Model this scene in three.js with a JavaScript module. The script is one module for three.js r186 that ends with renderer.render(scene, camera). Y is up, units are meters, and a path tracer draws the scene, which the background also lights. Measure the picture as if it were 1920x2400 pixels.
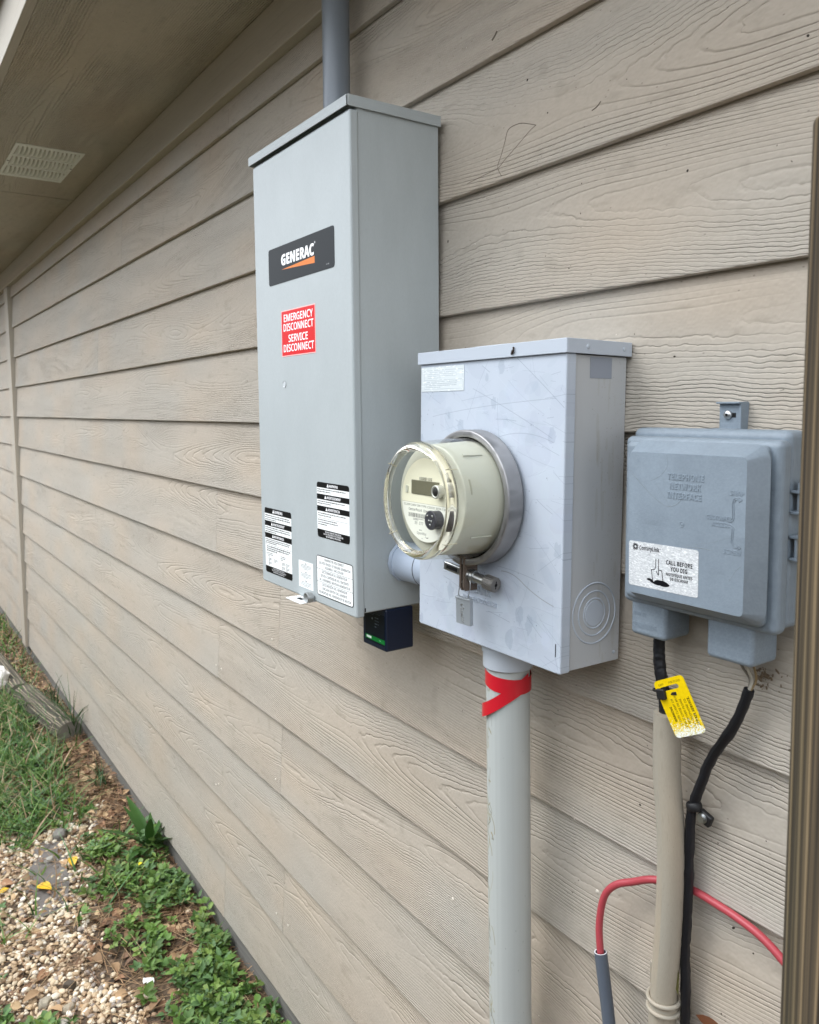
import * as THREE from 'three';
import { RoundedBoxGeometry } from 'three/addons/geometries/RoundedBoxGeometry.js';
import { mergeGeometries, toCreasedNormals } from 'three/addons/utils/BufferGeometryUtils.js';
import { TextGeometry } from 'three/addons/geometries/TextGeometry.js';
import { FontLoader } from 'three/addons/loaders/FontLoader.js';

// ---------------------------------------------------------------- camera, sky, sun, exposure
const scene = new THREE.Scene();
const renderer = new THREE.WebGLRenderer({ antialias: true });
renderer.toneMapping = THREE.LinearToneMapping;
renderer.toneMappingExposure = 1.8;
renderer.shadowMap.enabled = true;

// the wall is the plane z = 0, x runs along it, y = 0 is 1.5 m above the soil
const FOCAL = 1864.6;
const camera = new THREE.PerspectiveCamera(2 * Math.atan(1280 / FOCAL) * 180 / Math.PI, 1920 / 2560, 0.05, 400);
camera.position.set(0, 0.032, 0.7758);
{
  const right = new THREE.Vector3(0.5659, -0.0081, -0.8244), down = new THREE.Vector3(0.07, -0.9959, 0.0579), fwd = new THREE.Vector3(-0.8215, -0.0905, -0.563);
  camera.quaternion.setFromRotationMatrix(new THREE.Matrix4().makeBasis(right, down.negate(), fwd.negate()));
}
camera.setViewOffset(1920, 2560, 0, 153.5, 1920, 2400);
camera.focus = 1.12;
camera.userData.fStop = 12;

{ // pale overcast sky, brighter overhead than at the horizon
  const W = 256, H = 128, d = new Float32Array(W * H * 4);
  for (let j = 0; j < H; j++) for (let i = 0; i < W; i++) {
    const el = ((j + 0.5) / H - 0.5) * Math.PI, s = Math.max(0, Math.sin(el)), L = 1.1 * (1 + 1.25 * s), o = (j * W + i) * 4;
    d[o] = L * 0.93; d[o + 1] = L * 0.985; d[o + 2] = L * 1.06; d[o + 3] = 1;
  }
  const t = new THREE.DataTexture(d, W, H, THREE.RGBAFormat, THREE.FloatType);
  t.mapping = THREE.EquirectangularReflectionMapping; t.magFilter = THREE.LinearFilter; t.minFilter = THREE.LinearFilter; t.needsUpdate = true;
  scene.background = t; scene.environment = t;
}
const sun = new THREE.DirectionalLight(new THREE.Color(1, 0.975, 0.94), 0.9);
sun.position.set(-4.6, 7.0, 4.6); sun.target.position.set(-1.2, -0.3, 0);
sun.castShadow = true; sun.shadow.radius = 45; sun.shadow.mapSize.set(2048, 2048);
Object.assign(sun.shadow.camera, { left: -8, right: 8, top: 6, bottom: -6, near: 0.1, far: 40 });
sun.name = 'sun';
scene.add(sun, sun.target);

// ---------------------------------------------------------------- helpers
function rng(seed) { let a = seed >>> 0; return () => { a = (a + 0x6d2b79f5) >>> 0; let t = Math.imul(a ^ (a >>> 15), 1 | a); t = (t + Math.imul(t ^ (t >>> 7), 61 | t)) ^ t; return ((t ^ (t >>> 14)) >>> 0) / 4294967296; }; }
function hash2(x, y, s) { let h = Math.imul(x, 374761393) ^ Math.imul(y, 668265263) ^ Math.imul(s, 982451653); h = Math.imul(h ^ (h >>> 13), 1274126177); return ((h ^ (h >>> 16)) >>> 0) / 4294967296; }
function vnoise(x, y, s = 1, px = 0) { // value noise in -1..1, px: period along x
  const ix = Math.floor(x), iy = Math.floor(y), fx = x - ix, fy = y - iy, u = fx * fx * (3 - 2 * fx), v = fy * fy * (3 - 2 * fy);
  const w = (i) => px ? ((i % px) + px) % px : i;
  const a = hash2(w(ix), iy, s), b = hash2(w(ix + 1), iy, s), c = hash2(w(ix), iy + 1, s), d = hash2(w(ix + 1), iy + 1, s);
  return (a + (b - a) * u + (c - a) * v + (a - b - c + d) * u * v) * 2 - 1;
}
const fbm = (x, y, s, n = 3, px = 0) => { let r = 0, a = 0.5; for (let i = 0; i < n; i++) { r += a * vnoise(x, y, s + i, px); x *= 2; y *= 2; px *= 2; a *= 0.5; } return r; };
const clamp = (x, a = 0, b = 1) => Math.min(b, Math.max(a, x));
const lerp = (a, b, t) => a + (b - a) * t;
const V = (x, y, z) => new THREE.Vector3(x, y, z);

function dataTex(w, h, fn, srgb = false, rep = true) {
  const d = new Uint8Array(w * h * 4), c = [0, 0, 0];
  for (let j = 0; j < h; j++) for (let i = 0; i < w; i++) {
    fn(i / w, j / h, c); const o = (j * w + i) * 4;
    d[o] = clamp(c[0]) * 255; d[o + 1] = clamp(c[1]) * 255; d[o + 2] = clamp(c[2]) * 255; d[o + 3] = 255;
  }
  const t = new THREE.DataTexture(d, w, h, THREE.RGBAFormat);
  if (srgb) t.colorSpace = THREE.SRGBColorSpace;
  if (rep) t.wrapS = t.wrapT = THREE.RepeatWrapping;
  t.magFilter = THREE.LinearFilter; t.minFilter = THREE.LinearMipmapLinearFilter; t.generateMipmaps = true; t.needsUpdate = true;
  return t;
}
function canvasTex(w, h, draw) {
  const c = document.createElement('canvas'); c.width = w; c.height = h; const g = c.getContext('2d'); draw(g, w, h);
  const t = new THREE.CanvasTexture(c); t.colorSpace = THREE.SRGBColorSpace; t.anisotropy = 8; return t;
}
const mat = (color, roughness = 0.6, extra = {}) => new THREE.MeshPhysicalMaterial({ color: new THREE.Color(color), roughness, ...extra });

const used = {};
const numbered = (n) => { used[n] = (used[n] ?? -1) + 1; return used[n] ? n + '_' + String(used[n]).padStart(3, '0') : n; };
function info(o, label, category, group, kind) { if (label) o.userData.label = label; if (category) o.userData.category = category; if (group) o.userData.group = group; if (kind) o.userData.kind = kind; return o; }
function thing(name, label, category, pos = [0, 0, 0], group) {
  const g = new THREE.Group(); g.name = numbered(name); g.position.set(...pos); scene.add(g); return info(g, label, category, group);
}
function shadowed(m) { m.castShadow = true; m.receiveShadow = true; return m; }
// a part whose geometry is given in its parent's own coordinates
function part(name, geo, material, parent) { const m = shadowed(new THREE.Mesh(geo, material)); m.name = name; parent.add(m); return m; }
// a part whose geometry is given in world coordinates, under a thing that is only moved
function wpart(name, geo, material, parent) { geo.translate(-parent.position.x, -parent.position.y, -parent.position.z); return part(name, geo, material, parent); }
function single(name, geo, material, label, category, group) { // one-mesh thing, world geometry, origin at its base
  geo.computeBoundingBox(); const b = geo.boundingBox, c = [(b.min.x + b.max.x) / 2, b.min.y, (b.min.z + b.max.z) / 2];
  geo.translate(-c[0], -c[1], -c[2]); const m = shadowed(new THREE.Mesh(geo, material)); m.name = numbered(name); m.position.set(...c); scene.add(m);
  return info(m, label, category, group);
}
const box = (x0, x1, y0, y1, z0, z1, r = 0.002, seg = 2) => new RoundedBoxGeometry(x1 - x0, y1 - y0, z1 - z0, seg, Math.min(r, 0.49 * Math.min(x1 - x0, y1 - y0, z1 - z0))).translate((x0 + x1) / 2, (y0 + y1) / 2, (z0 + z1) / 2);
const flat = (x0, x1, y0, y1, z0, z1) => new THREE.BoxGeometry(x1 - x0, y1 - y0, z1 - z0).translate((x0 + x1) / 2, (y0 + y1) / 2, (z0 + z1) / 2);
function rr(w, h, r) { const s = new THREE.Shape(), x = -w / 2, y = -h / 2; s.moveTo(x + r, y); s.lineTo(x + w - r, y); s.quadraticCurveTo(x + w, y, x + w, y + r); s.lineTo(x + w, y + h - r); s.quadraticCurveTo(x + w, y + h, x + w - r, y + h); s.lineTo(x + r, y + h); s.quadraticCurveTo(x, y + h, x, y + h - r); s.lineTo(x, y + r); s.quadraticCurveTo(x, y, x + r, y); return s; }
function unitUV(g) { g.computeBoundingBox(); const b = g.boundingBox, p = g.attributes.position, u = g.attributes.uv; for (let i = 0; i < p.count; i++) u.setXY(i, (p.getX(i) - b.min.x) / (b.max.x - b.min.x), (p.getY(i) - b.min.y) / (b.max.y - b.min.y)); return g; }
// a thin rounded plate facing +z, uv 0..1 over its face
function plate(w, h, d, r, bevel = 0) {
  const g = new THREE.ExtrudeGeometry(rr(w - 2 * bevel, h - 2 * bevel, Math.max(r - bevel, 1e-4)), { depth: d - (bevel ? bevel : 0), curveSegments: 5, bevelEnabled: bevel > 0, bevelSize: bevel, bevelThickness: bevel, bevelSegments: 3 });
  return unitUV(g);
}
function tube(pts, r, seg = 64, rs = 12, closed = false) { return new THREE.TubeGeometry(new THREE.CatmullRomCurve3(pts, closed, 'centripetal'), seg, r, rs, closed); }
function capped(pts, r, seg = 64, rs = 16) { // tube with closed ends
  const c = new THREE.CatmullRomCurve3(pts, false, 'centripetal'), g = new THREE.TubeGeometry(c, seg, r, rs, false), caps = [];
  for (const [t, s] of [[0, -1], [1, 1]]) { const p = c.getPoint(t), d = c.getTangent(t).multiplyScalar(s), k = new THREE.CircleGeometry(r, rs); k.applyQuaternion(new THREE.Quaternion().setFromUnitVectors(V(0, 0, 1), d)); k.translate(p.x, p.y, p.z); caps.push(k); }
  return mergeGeometries([g, ...caps]);
}
const lathe = (pts, seg = 96) => new THREE.LatheGeometry(pts.map(([r, z]) => new THREE.Vector2(r, z)), seg).rotateX(Math.PI / 2); // profile (radius, height) -> axis +z
const cyl = (r, h, seg = 32, r2 = r) => new THREE.CylinderGeometry(r2, r, h, seg).rotateX(Math.PI / 2); // axis z
const merge = (list) => mergeGeometries(list.map((g) => { const n = g.index ? g.toNonIndexed() : g; for (const k of Object.keys(n.attributes)) if (!['position', 'normal', 'uv'].includes(k)) n.deleteAttribute(k); return n; }));

// ---------------------------------------------------------------- textures
// pressed cedar grain of fibre-cement boards: rings cut at a slant, straight and fine near the edges, wide loops in the middle
function grainBump(W, H, wide, tall, seed, pitch, calm) {
  const nx = Math.round(wide / 0.6);
  return dataTex(W, H, (u, v, c) => {
    const x = u * wide, y = v * tall;
    const mid = tall * (0.5 + 0.3 * vnoise(u * 3, 0.5, seed, 3)), dep = 0.034 * (1 + 0.6 * vnoise(u * nx, 3.5, seed + 1, nx) + 0.2 * vnoise(u * nx * 3, 7.5, seed + 9, nx * 3));
    const wob = 0.0014 * vnoise(u * Math.round(wide * 16), y * 28, seed + 2, Math.round(wide * 16)) + 0.00055 * vnoise(u * Math.round(wide * 75), y * 170, seed + 3, Math.round(wide * 75)) + 0.0003 * vnoise(u * Math.round(wide * 210), y * 330, seed + 7, Math.round(wide * 210));
    const r = Math.sqrt((y - mid + wob) ** 2 + dep * dep) + wob * 0.5;
    const ph = r / pitch, f = ph - Math.floor(ph), id = Math.floor(ph);
    const strong = clamp(0.68 + 0.6 * vnoise(u * Math.round(wide * 7), id * 0.7 + 0.3, seed + 4, Math.round(wide * 7)));
    const area = clamp(0.72 + 1.1 * vnoise(u * Math.round(wide * 2.6), y * 13, seed + 5, Math.round(wide * 2.6)) + calm);
    const ridge = Math.pow(0.5 + 0.5 * Math.cos(f * 6.2832 + 0.9 * Math.sin(f * 6.2832)), 2.2);
    const h = 0.62 - ridge * 0.62 * strong * area + 0.05 * vnoise(u * Math.round(wide * 420), y * 420, seed + 6, Math.round(wide * 420)) + 0.12 * vnoise(u * Math.round(wide * 30), y * 60, seed + 8, Math.round(wide * 30));
    c[0] = c[1] = c[2] = h;
  });
}
const GRAIN_W = 1.9, GRAIN_H = 0.2;
const grains = [11, 37, 71, 103].map((s, i) => grainBump(2048, 512, GRAIN_W, GRAIN_H, s, [0.0031, 0.0035, 0.0029, 0.0033][i], [0.35, 0.2, 0.42, 0.28][i]));
const soffitGrain = grainBump(2048, 512, 2.4, 0.45, 151, 0.0052, 0.3);
const paintTone = [5, 9].map((s) => dataTex(1024, 256, (u, v, c) => {
  const a = 0.035 * fbm(u * 6, v * 3, s, 4, 6), b = 0.018 * vnoise(u * 9, v * 3, s + 20, 9), n = 0.02 * vnoise(u * 400, v * 130, s + 31, 400), dirt = Math.max(0, vnoise(u * 60, v * 22, s + 40, 60) - 0.55) * 0.12, spot = hash2(Math.floor(u * 1024), Math.floor(v * 256), s) > 0.9994 ? 0.3 : 0;
  c[0] = 0.955 + a + b + n - dirt - spot; c[1] = 0.955 + a + n - dirt - spot; c[2] = 0.955 + a - b + n - dirt * 1.1 - spot;
}, true));
const coatBump = dataTex(512, 512, (u, v, c) => { c[0] = c[1] = c[2] = 0.5 + 0.3 * vnoise(u * 150, v * 150, 3, 150) + 0.2 * vnoise(u * 70, v * 70, 4, 70); });
const coatTone = dataTex(512, 512, (u, v, c) => { const k = 0.97 + 0.02 * fbm(u * 8, v * 8, 61, 4, 8) + 0.012 * vnoise(u * 250, v * 250, 62, 250); c[0] = c[1] = c[2] = k; }, true);
const woodGrey = dataTex(512, 1024, (u, v, c) => {
  const w = u * 62 + 1.6 * vnoise(v * 5, u * 6, 81) + 0.25 * vnoise(v * 22, u * 40, 82), s = 0.5 + 0.5 * vnoise(w, v * 1.3, 83), fine = vnoise(u * 330, v * 14, 84) * 0.5 + 0.5, moss = clamp(vnoise(u * 9, v * 3, 85) * 1.2 + 0.2);
  const k = 0.16 + 0.55 * Math.pow(s, 1.6) + 0.2 * fine; c[0] = lerp(k * 0.88, k * 0.78, moss); c[1] = lerp(k * 0.82, k * 0.78, moss); c[2] = lerp(k * 0.72, k * 0.66, moss);
}, true);
const woodGreyBump = dataTex(512, 1024, (u, v, c) => { const w = u * 62 + 1.6 * vnoise(v * 5, u * 6, 81) + 0.25 * vnoise(v * 22, u * 40, 82); c[0] = c[1] = c[2] = 0.5 + 0.4 * vnoise(w, v * 1.3, 83) + 0.1 * vnoise(u * 330, v * 14, 84); });
const soilTone = dataTex(1024, 1024, (u, v, c) => {
  const a = fbm(u * 12, v * 12, 91, 4, 12), b = vnoise(u * 160, v * 160, 92, 160), f = vnoise(u * 420, v * 90, 93, 420), k = 0.33 + 0.16 * a + 0.11 * b + 0.08 * f;
  c[0] = k * 1.12; c[1] = k * 0.92; c[2] = k * 0.72;
}, true);
const soilBump = dataTex(1024, 1024, (u, v, c) => { c[0] = c[1] = c[2] = 0.5 + 0.3 * fbm(u * 40, v * 40, 95, 4, 40) + 0.2 * vnoise(u * 300, v * 300, 96, 300); });
const concreteTone = dataTex(512, 512, (u, v, c) => { const k = 0.56 + 0.1 * fbm(u * 10, v * 10, 97, 4, 10) + 0.06 * vnoise(u * 200, v * 200, 98, 200); c[0] = k; c[1] = k; c[2] = k; }, true);
const rep = (t, x, y) => { const k = t.clone(); k.wrapS = k.wrapT = THREE.RepeatWrapping; k.repeat.set(x, y); k.needsUpdate = true; return k; };

// ---------------------------------------------------------------- materials
const SIDING = '#b9afa1';
const sidingMats = grains.map((g, i) => mat(SIDING, 0.72, { bumpMap: g, bumpScale: 0.0023, map: paintTone[i % 2], specularIntensity: 0.55 }));
const trimMat = mat('#b9b0a1', 0.7, { map: rep(paintTone[0], 1, 1) });
const soffitMat = mat('#b5ac9c', 0.75, { bumpMap: soffitGrain, bumpScale: 0.005, map: paintTone[1] });
const concreteMat = mat('#c4c0b6', 0.95, { map: concreteTone });
const coat = mat('#b2b9ba', 0.4, { bumpMap: rep(coatBump, 6, 6), bumpScale: 0.00012, map: coatTone, specularIntensity: 0.9 });
const steel = mat('#b9bbbb', 0.33, { metalness: 0.95 });
const dullSteel = mat('#8d8a86', 0.5, { metalness: 0.8, bumpMap: rep(coatBump, 2, 2), bumpScale: 0.0002 });
const brownSteel = mat('#76695f', 0.62, { metalness: 0.55, bumpMap: rep(coatBump, 2, 2), bumpScale: 0.0003 });
const black = mat('#141416', 0.55);
const darkHole = mat('#0a0a0a', 0.9);

// ---------------------------------------------------------------- the ground
function groundY(x, z) { return -1.5 + 0.018 * fbm(x * 1.7, z * 2.2, 7, 3) + 0.006 * vnoise(x * 9, z * 9, 8) - 0.03 * clamp((z - 0.5) / 1.5) + 0.012 * clamp(1 - z / 0.12); }
{
  const xs = [], zs = [];
  for (let x = -60; x < -9; x += 3) xs.push(x); for (let x = -9; x < -0.9; x += 0.06) xs.push(x); for (let x = -0.9; x <= 40; x += 2.7) xs.push(x);
  zs.push(-0.2); for (let z = -0.1; z < 1.4; z += 0.04) zs.push(z); for (let z = 1.5; z < 60; z += 2.5) zs.push(z);
  const pos = [], uv = [], idx = [];
  for (const z of zs) for (const x of xs) { pos.push(x, groundY(x, z), z); uv.push(x / 1.3, z / 1.3); }
  for (let j = 0; j < zs.length - 1; j++) for (let i = 0; i < xs.length - 1; i++) { const a = j * xs.length + i, b = a + 1, c = a + xs.length, d = c + 1; idx.push(a, c, b, b, c, d); }
  const g = new THREE.BufferGeometry(); g.setAttribute('position', new THREE.Float32BufferAttribute(pos, 3)); g.setAttribute('uv', new THREE.Float32BufferAttribute(uv, 2)); g.setIndex(idx); g.computeVertexNormals();
  const m = shadowed(new THREE.Mesh(g, mat('#ffffff', 0.95, { map: soilTone, bumpMap: soilBump, bumpScale: 0.006 }))); m.name = 'ground'; scene.add(m); info(m, 'brown soil with dry litter along the foot of the house wall', 'ground', null, 'structure');
  const lawnTone = dataTex(512, 512, (u, v, c) => { const k = 0.36 + 0.1 * fbm(u * 9, v * 9, 41, 4, 9) + 0.14 * vnoise(u * 200, v * 200, 42, 200); c[0] = k * 0.8; c[1] = k * 0.78; c[2] = k * 0.5; }, true);
  const lg = new THREE.PlaneGeometry(90, 28, 30, 12).rotateX(-Math.PI / 2).translate(-10, -1.515, 15.4); const lu = lg.attributes.uv; for (let i = 0; i < lu.count; i++) lu.setXY(i, lu.getX(i) * 60, lu.getY(i) * 18);
  const lm = shadowed(new THREE.Mesh(lg, mat('#ffffff', 0.95, { map: lawnTone }))); lm.name = 'lawn'; scene.add(lm); info(lm, 'mown green lawn of the side yard', 'lawn', null, 'structure');
}

// ---------------------------------------------------------------- the house
const PITCH = 0.178;
const house = thing('house', 'beige house wall of lapped wood-grain siding under a deep soffit', 'house', [-3, -1.5, -0.15]);
const siding = new THREE.Group(); siding.name = 'siding'; house.add(siding);
siding.userData.label = 'beige lapped fibre-cement siding with pressed cedar grain';
function boardGeo(x0, x1, yb, top, seed) { // one lapped board: foot at z = 0, leaning back towards its top
  const R = rng(seed), n = Math.max(2, Math.round((x1 - x0) / 0.22)), pos = [], uv = [], idx = [], u0 = R() * 3, fl = R() < 0.5, v0 = R() * 0.12;
  const zf = (y) => -0.0115 * (y - yb) / PITCH;
  for (let i = 0; i <= n; i++) {
    const x = lerp(x0, x1, i / n), w = 0.0007 * vnoise(x * 3.1, yb * 7, seed) + 0.0003 * vnoise(x * 11, yb * 5, seed);
    const b = yb + w, prof = [[top, zf(top)], [b + 0.0022, zf(b + 0.0022)], [b + 0.0006, -0.0007], [b, -0.0022], [b, -0.0102], [top, zf(top) - 0.0102]];
    for (const [y, z] of prof) { pos.push(x, y, z); const v = clamp((y - yb) / 0.215, 0, 1) * 0.86 + v0; uv.push((x + u0) / GRAIN_W, fl ? 1 - v : v); }
  }
  for (let i = 0; i < n; i++) for (let k = 0; k < 5; k++) { const a = i * 6 + k, b = a + 6; idx.push(a, a + 1, b, b, a + 1, b + 1); }
  for (const s of [0, n]) { const o = s * 6, t = [[0, 5, 1], [1, 5, 4], [1, 4, 2], [2, 4, 3]]; for (const [a, b, c] of t) s ? idx.push(o + a, o + c, o + b) : idx.push(o + a, o + b, o + c); }
  const g = new THREE.BufferGeometry(); g.setAttribute('position', new THREE.Float32BufferAttribute(pos, 3)); g.setAttribute('uv', new THREE.Float32BufferAttribute(uv, 2)); g.setIndex(idx);
  return toCreasedNormals(g, 0.12);
}
{
  // joints between board ends, read course by course (course k has its foot at (4 - k) * PITCH)
  const joints = { 6: [-2.07], 7: [-1.684], 8: [-2.083], 9: [-3.9, -0.25], 10: [-1.693], 11: [-2.086, -1.699 + 3.3], 12: [-2.095], 1: [-2.9], 2: [0.4], 3: [-3.3], 4: [0.55], 5: [-3.0], 0: [-1.9] };
  joints[11] = [-1.699]; joints[10] = [-2.084, 0.9]; joints[9] = [-1.693];
  let seed = 500;
  const P = (g, i) => { g.translate(-house.position.x, -house.position.y, -house.position.z); return part('siding_board', g, sidingMats[i % 4], siding); };
  for (let k = 0; k <= 12; k++) {
    const yb = (4 - k) * PITCH + 0.0004 * (hash2(k, 3, 9) - 0.5), top = yb + PITCH + 0.026;
    const cuts = [-5.348, ...(joints[k] || []).slice().sort((a, b) => a - b), 2.2];
    for (let i = 0; i < cuts.length - 1; i++) P(boardGeo(cuts[i] + 0.0007, cuts[i + 1] - 0.0007, yb + (i % 2) * 0.0008, top, seed), (k * 3 + i * 2 + 1)), seed++;
    P(boardGeo(-8.6, -5.472, yb, top, seed++), k);
  }
  wpart('corner_trim', box(-5.47, -5.35, -1.43, 0.776, -0.02, 0.0175, 0.002), trimMat, house).userData.label = 'vertical beige trim board across the siding';
  wpart('frieze_board', box(-8.6, 2.2, 0.7775, 0.8785, -0.03, 0.0205, 0.003), trimMat, house);
  wpart('sheathing', flat(-8.6, 2.2, -1.42, 0.95, -0.3, -0.026), trimMat, house);
  wpart('foundation', flat(-8.6, 2.2, -1.9, -1.4235, -0.3, -0.011), concreteMat, house).userData.label = 'grey concrete footing below the siding';
  // soffit panels with a joint at x = -3.49
  const sof = (x0, x1) => { const g = flat(x0, x1, 0.8795, 0.888, 0.004, 0.424), p = g.attributes.position, u = g.attributes.uv; for (let i = 0; i < p.count; i++) u.setXY(i, p.getX(i) / 2.4 + 0.13, p.getZ(i) / 0.45); return wpart('soffit_panel', g, soffitMat, house); };
  sof(-8.6, -5.934); sof(-5.926, -3.495); sof(-3.486, -1.0505); sof(-1.0445, 2.2);
  wpart('fascia_board', box(-8.6, 2.2, 0.8775, 1.03, 0.425, 0.446, 0.002), trimMat, house);
  { const g = new THREE.BoxGeometry(10.8, 0.04, 5.2).rotateX(0.42).translate(-3.2, 2.08, -1.88); wpart('roof', g, mat('#4a4744', 0.9), house); }
  wpart('end_wall', flat(-8.62, -8.6, -1.9, 0.95, -5, -0.01), trimMat, house); wpart('end_wall', flat(2.2, 2.22, -1.9, 0.95, -5, -0.01), trimMat, house);
  // pressed-metal vent set in the soffit, three rows of bowed louvres
  const white = mat('#d9dbd3', 0.55);
  const vent = part('soffit_vent', mergeGeometries([
    flat(-3.244, -2.844, 0.8772, 0.8797, 0.116, 0.126), flat(-3.244, -2.844, 0.8772, 0.8797, 0.314, 0.324), flat(-3.244, -3.222, 0.8772, 0.8797, 0.126, 0.314), flat(-2.866, -2.844, 0.8772, 0.8797, 0.126, 0.314),
    flat(-3.113, -3.099, 0.8772, 0.8797, 0.126, 0.314), flat(-2.989, -2.975, 0.8772, 0.8797, 0.126, 0.314)]).translate(3, 1.5, 0.15), white, house);
  vent.userData.label = 'white pressed-metal soffit vent with bowed louvres';
  for (const [a, b] of [[-3.222, -3.113], [-3.099, -2.989], [-2.975, -2.866]]) for (let i = 0; i < 14; i++) {
    const z = 0.129 + i * 0.0133, pts = [], N = 6; // a bowed strip that hangs below the sheet
    const pos = [], idx = [];
    for (let j = 0; j <= N; j++) { const t = j / N, s = Math.sin(Math.PI * t), x = lerp(a, b, t); pos.push(x, 0.8785, z + 0.009, x, 0.8785 - 0.0052 * Math.sqrt(s), z + 0.0055, x, 0.8785 - 0.0066 * Math.sqrt(s), z + 0.0005 - 0.001 * s); }
    for (let j = 0; j < N; j++) for (let q = 0; q < 2; q++) { const k = j * 3 + q; idx.push(k, k + 1, k + 3, k + 1, k + 4, k + 3); }
    const g = new THREE.BufferGeometry(); g.setAttribute('position', new THREE.Float32BufferAttribute(pos, 3)); g.setIndex(idx); g.computeVertexNormals(); g.translate(3, 1.5, 0.15);
    part('louvre', g, mat('#d9dbd3', 0.55, { side: THREE.DoubleSide }), vent);
  }
  wpart('vent_screw', cyl(0.003, 0.002, 10).rotateX(Math.PI / 2).translate(-3.05, 0.8765, 0.319), dullSteel, house); wpart('vent_screw', cyl(0.003, 0.002, 10).rotateX(Math.PI / 2).translate(-3.04, 0.8765, 0.121), dullSteel, house);
  // nail heads and old pencil lines on the boards
  const nailM = mat('#cfc8bb', 0.6);
  for (const [x, y] of [[-1.72, -0.515], [-2.1, -0.68], [-1.72, -0.862], [-2.11, -1.03], [-2.13, -1.04], [-1.67, -1.21], [-1.735, -1.215], [-2.06, -0.68], [-0.86, -0.46], [-1.02, -0.8], [-0.70, -0.62], [-0.96, -1.0]]) {
    const t = (y - (Math.floor(y / PITCH) * PITCH)) / PITCH; wpart('nail_head', new THREE.SphereGeometry(0.0032, 10, 6).scale(1, 1, 0.45).translate(x, y, -0.0115 * t), nailM, house);
  }
  const pencil = mat('#6d6457', 0.9), line = (pts, r) => wpart('pencil_line', tube(pts.map(([x, y]) => { const t = (y - Math.floor(y / PITCH) * PITCH) / PITCH; return V(x, y, -0.0115 * t + 0.0001); }), r, 30, 5), pencil, house);
  line([[-0.893, 0.3625], [-0.9024, 0.378], [-0.896, 0.392], [-0.889, 0.41], [-0.8832, 0.4245], [-0.86, 0.4265], [-0.838, 0.4195], [-0.8257, 0.4144]], 0.0005);
  line([[-0.8257, 0.4144], [-0.834, 0.412], [-0.862, 0.397], [-0.889, 0.383], [-0.901, 0.376], [-0.93, 0.3735], [-0.9712, 0.3702]], 0.0004);
  line([[-0.7099, 0.4097], [-0.716, 0.405], [-0.7239, 0.4027]], 0.0007);
  line([[-0.905, 0.566], [-0.9094, 0.561], [-0.915, 0.557]], 0.0016);
}

// ---------------------------------------------------------------- tall grey transfer-switch cabinet
const narrow = (px, bold = true) => (bold ? 'bold ' : '') + px + 'px sans-serif';
function fitText(g, s, x, y, w, px, bold = true, align = 'center') { g.save(); g.font = narrow(px, bold); const k = Math.min(1.6, w / g.measureText(s).width); g.translate(x, y); g.scale(k, 1); g.textAlign = align; g.textBaseline = 'alphabetic'; g.fillText(s, 0, 0); g.lineWidth = px > 30 ? px * 0.035 : 0.01; g.strokeStyle = g.fillStyle; g.lineJoin = 'round'; g.strokeText(s, 0, 0); g.restore(); }
function tinyLines(g, x, y, w, n, step, h, seed, col = '#333', centre = false) { // print too small to read in the photograph
  const R = rng(seed); g.fillStyle = col;
  for (let i = 0; i < n; i++) { let lw = w * (i === n - 1 ? 0.45 : 0.88 + 0.12 * R()), q = centre ? x - lw / 2 : x; const e = q + lw; while (q < e) { const k = h * (1 + R() * 3.2); g.globalAlpha = 0.55 + 0.35 * R(); g.fillRect(q, y + i * step, Math.min(k, e - q), h); q += k + h * 0.55; } }
  g.globalAlpha = 1;
}
function warnHead(g, w, y, h, word, k) { g.fillStyle = '#0c0c0d'; g.fillRect(0, y, w, h); g.fillStyle = '#fff'; g.font = narrow(h * 0.66); const tw = g.measureText(word).width * k, x = w / 2 - tw / 2 + h * 0.35; fitText(g, word, w / 2 + h * 0.35, y + h * 0.76, tw, h * 0.66); g.beginPath(); g.moveTo(x - h * 0.82, y + h * 0.8); g.lineTo(x - h * 0.45, y + h * 0.12); g.lineTo(x - h * 0.08, y + h * 0.8); g.fill(); }
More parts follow.
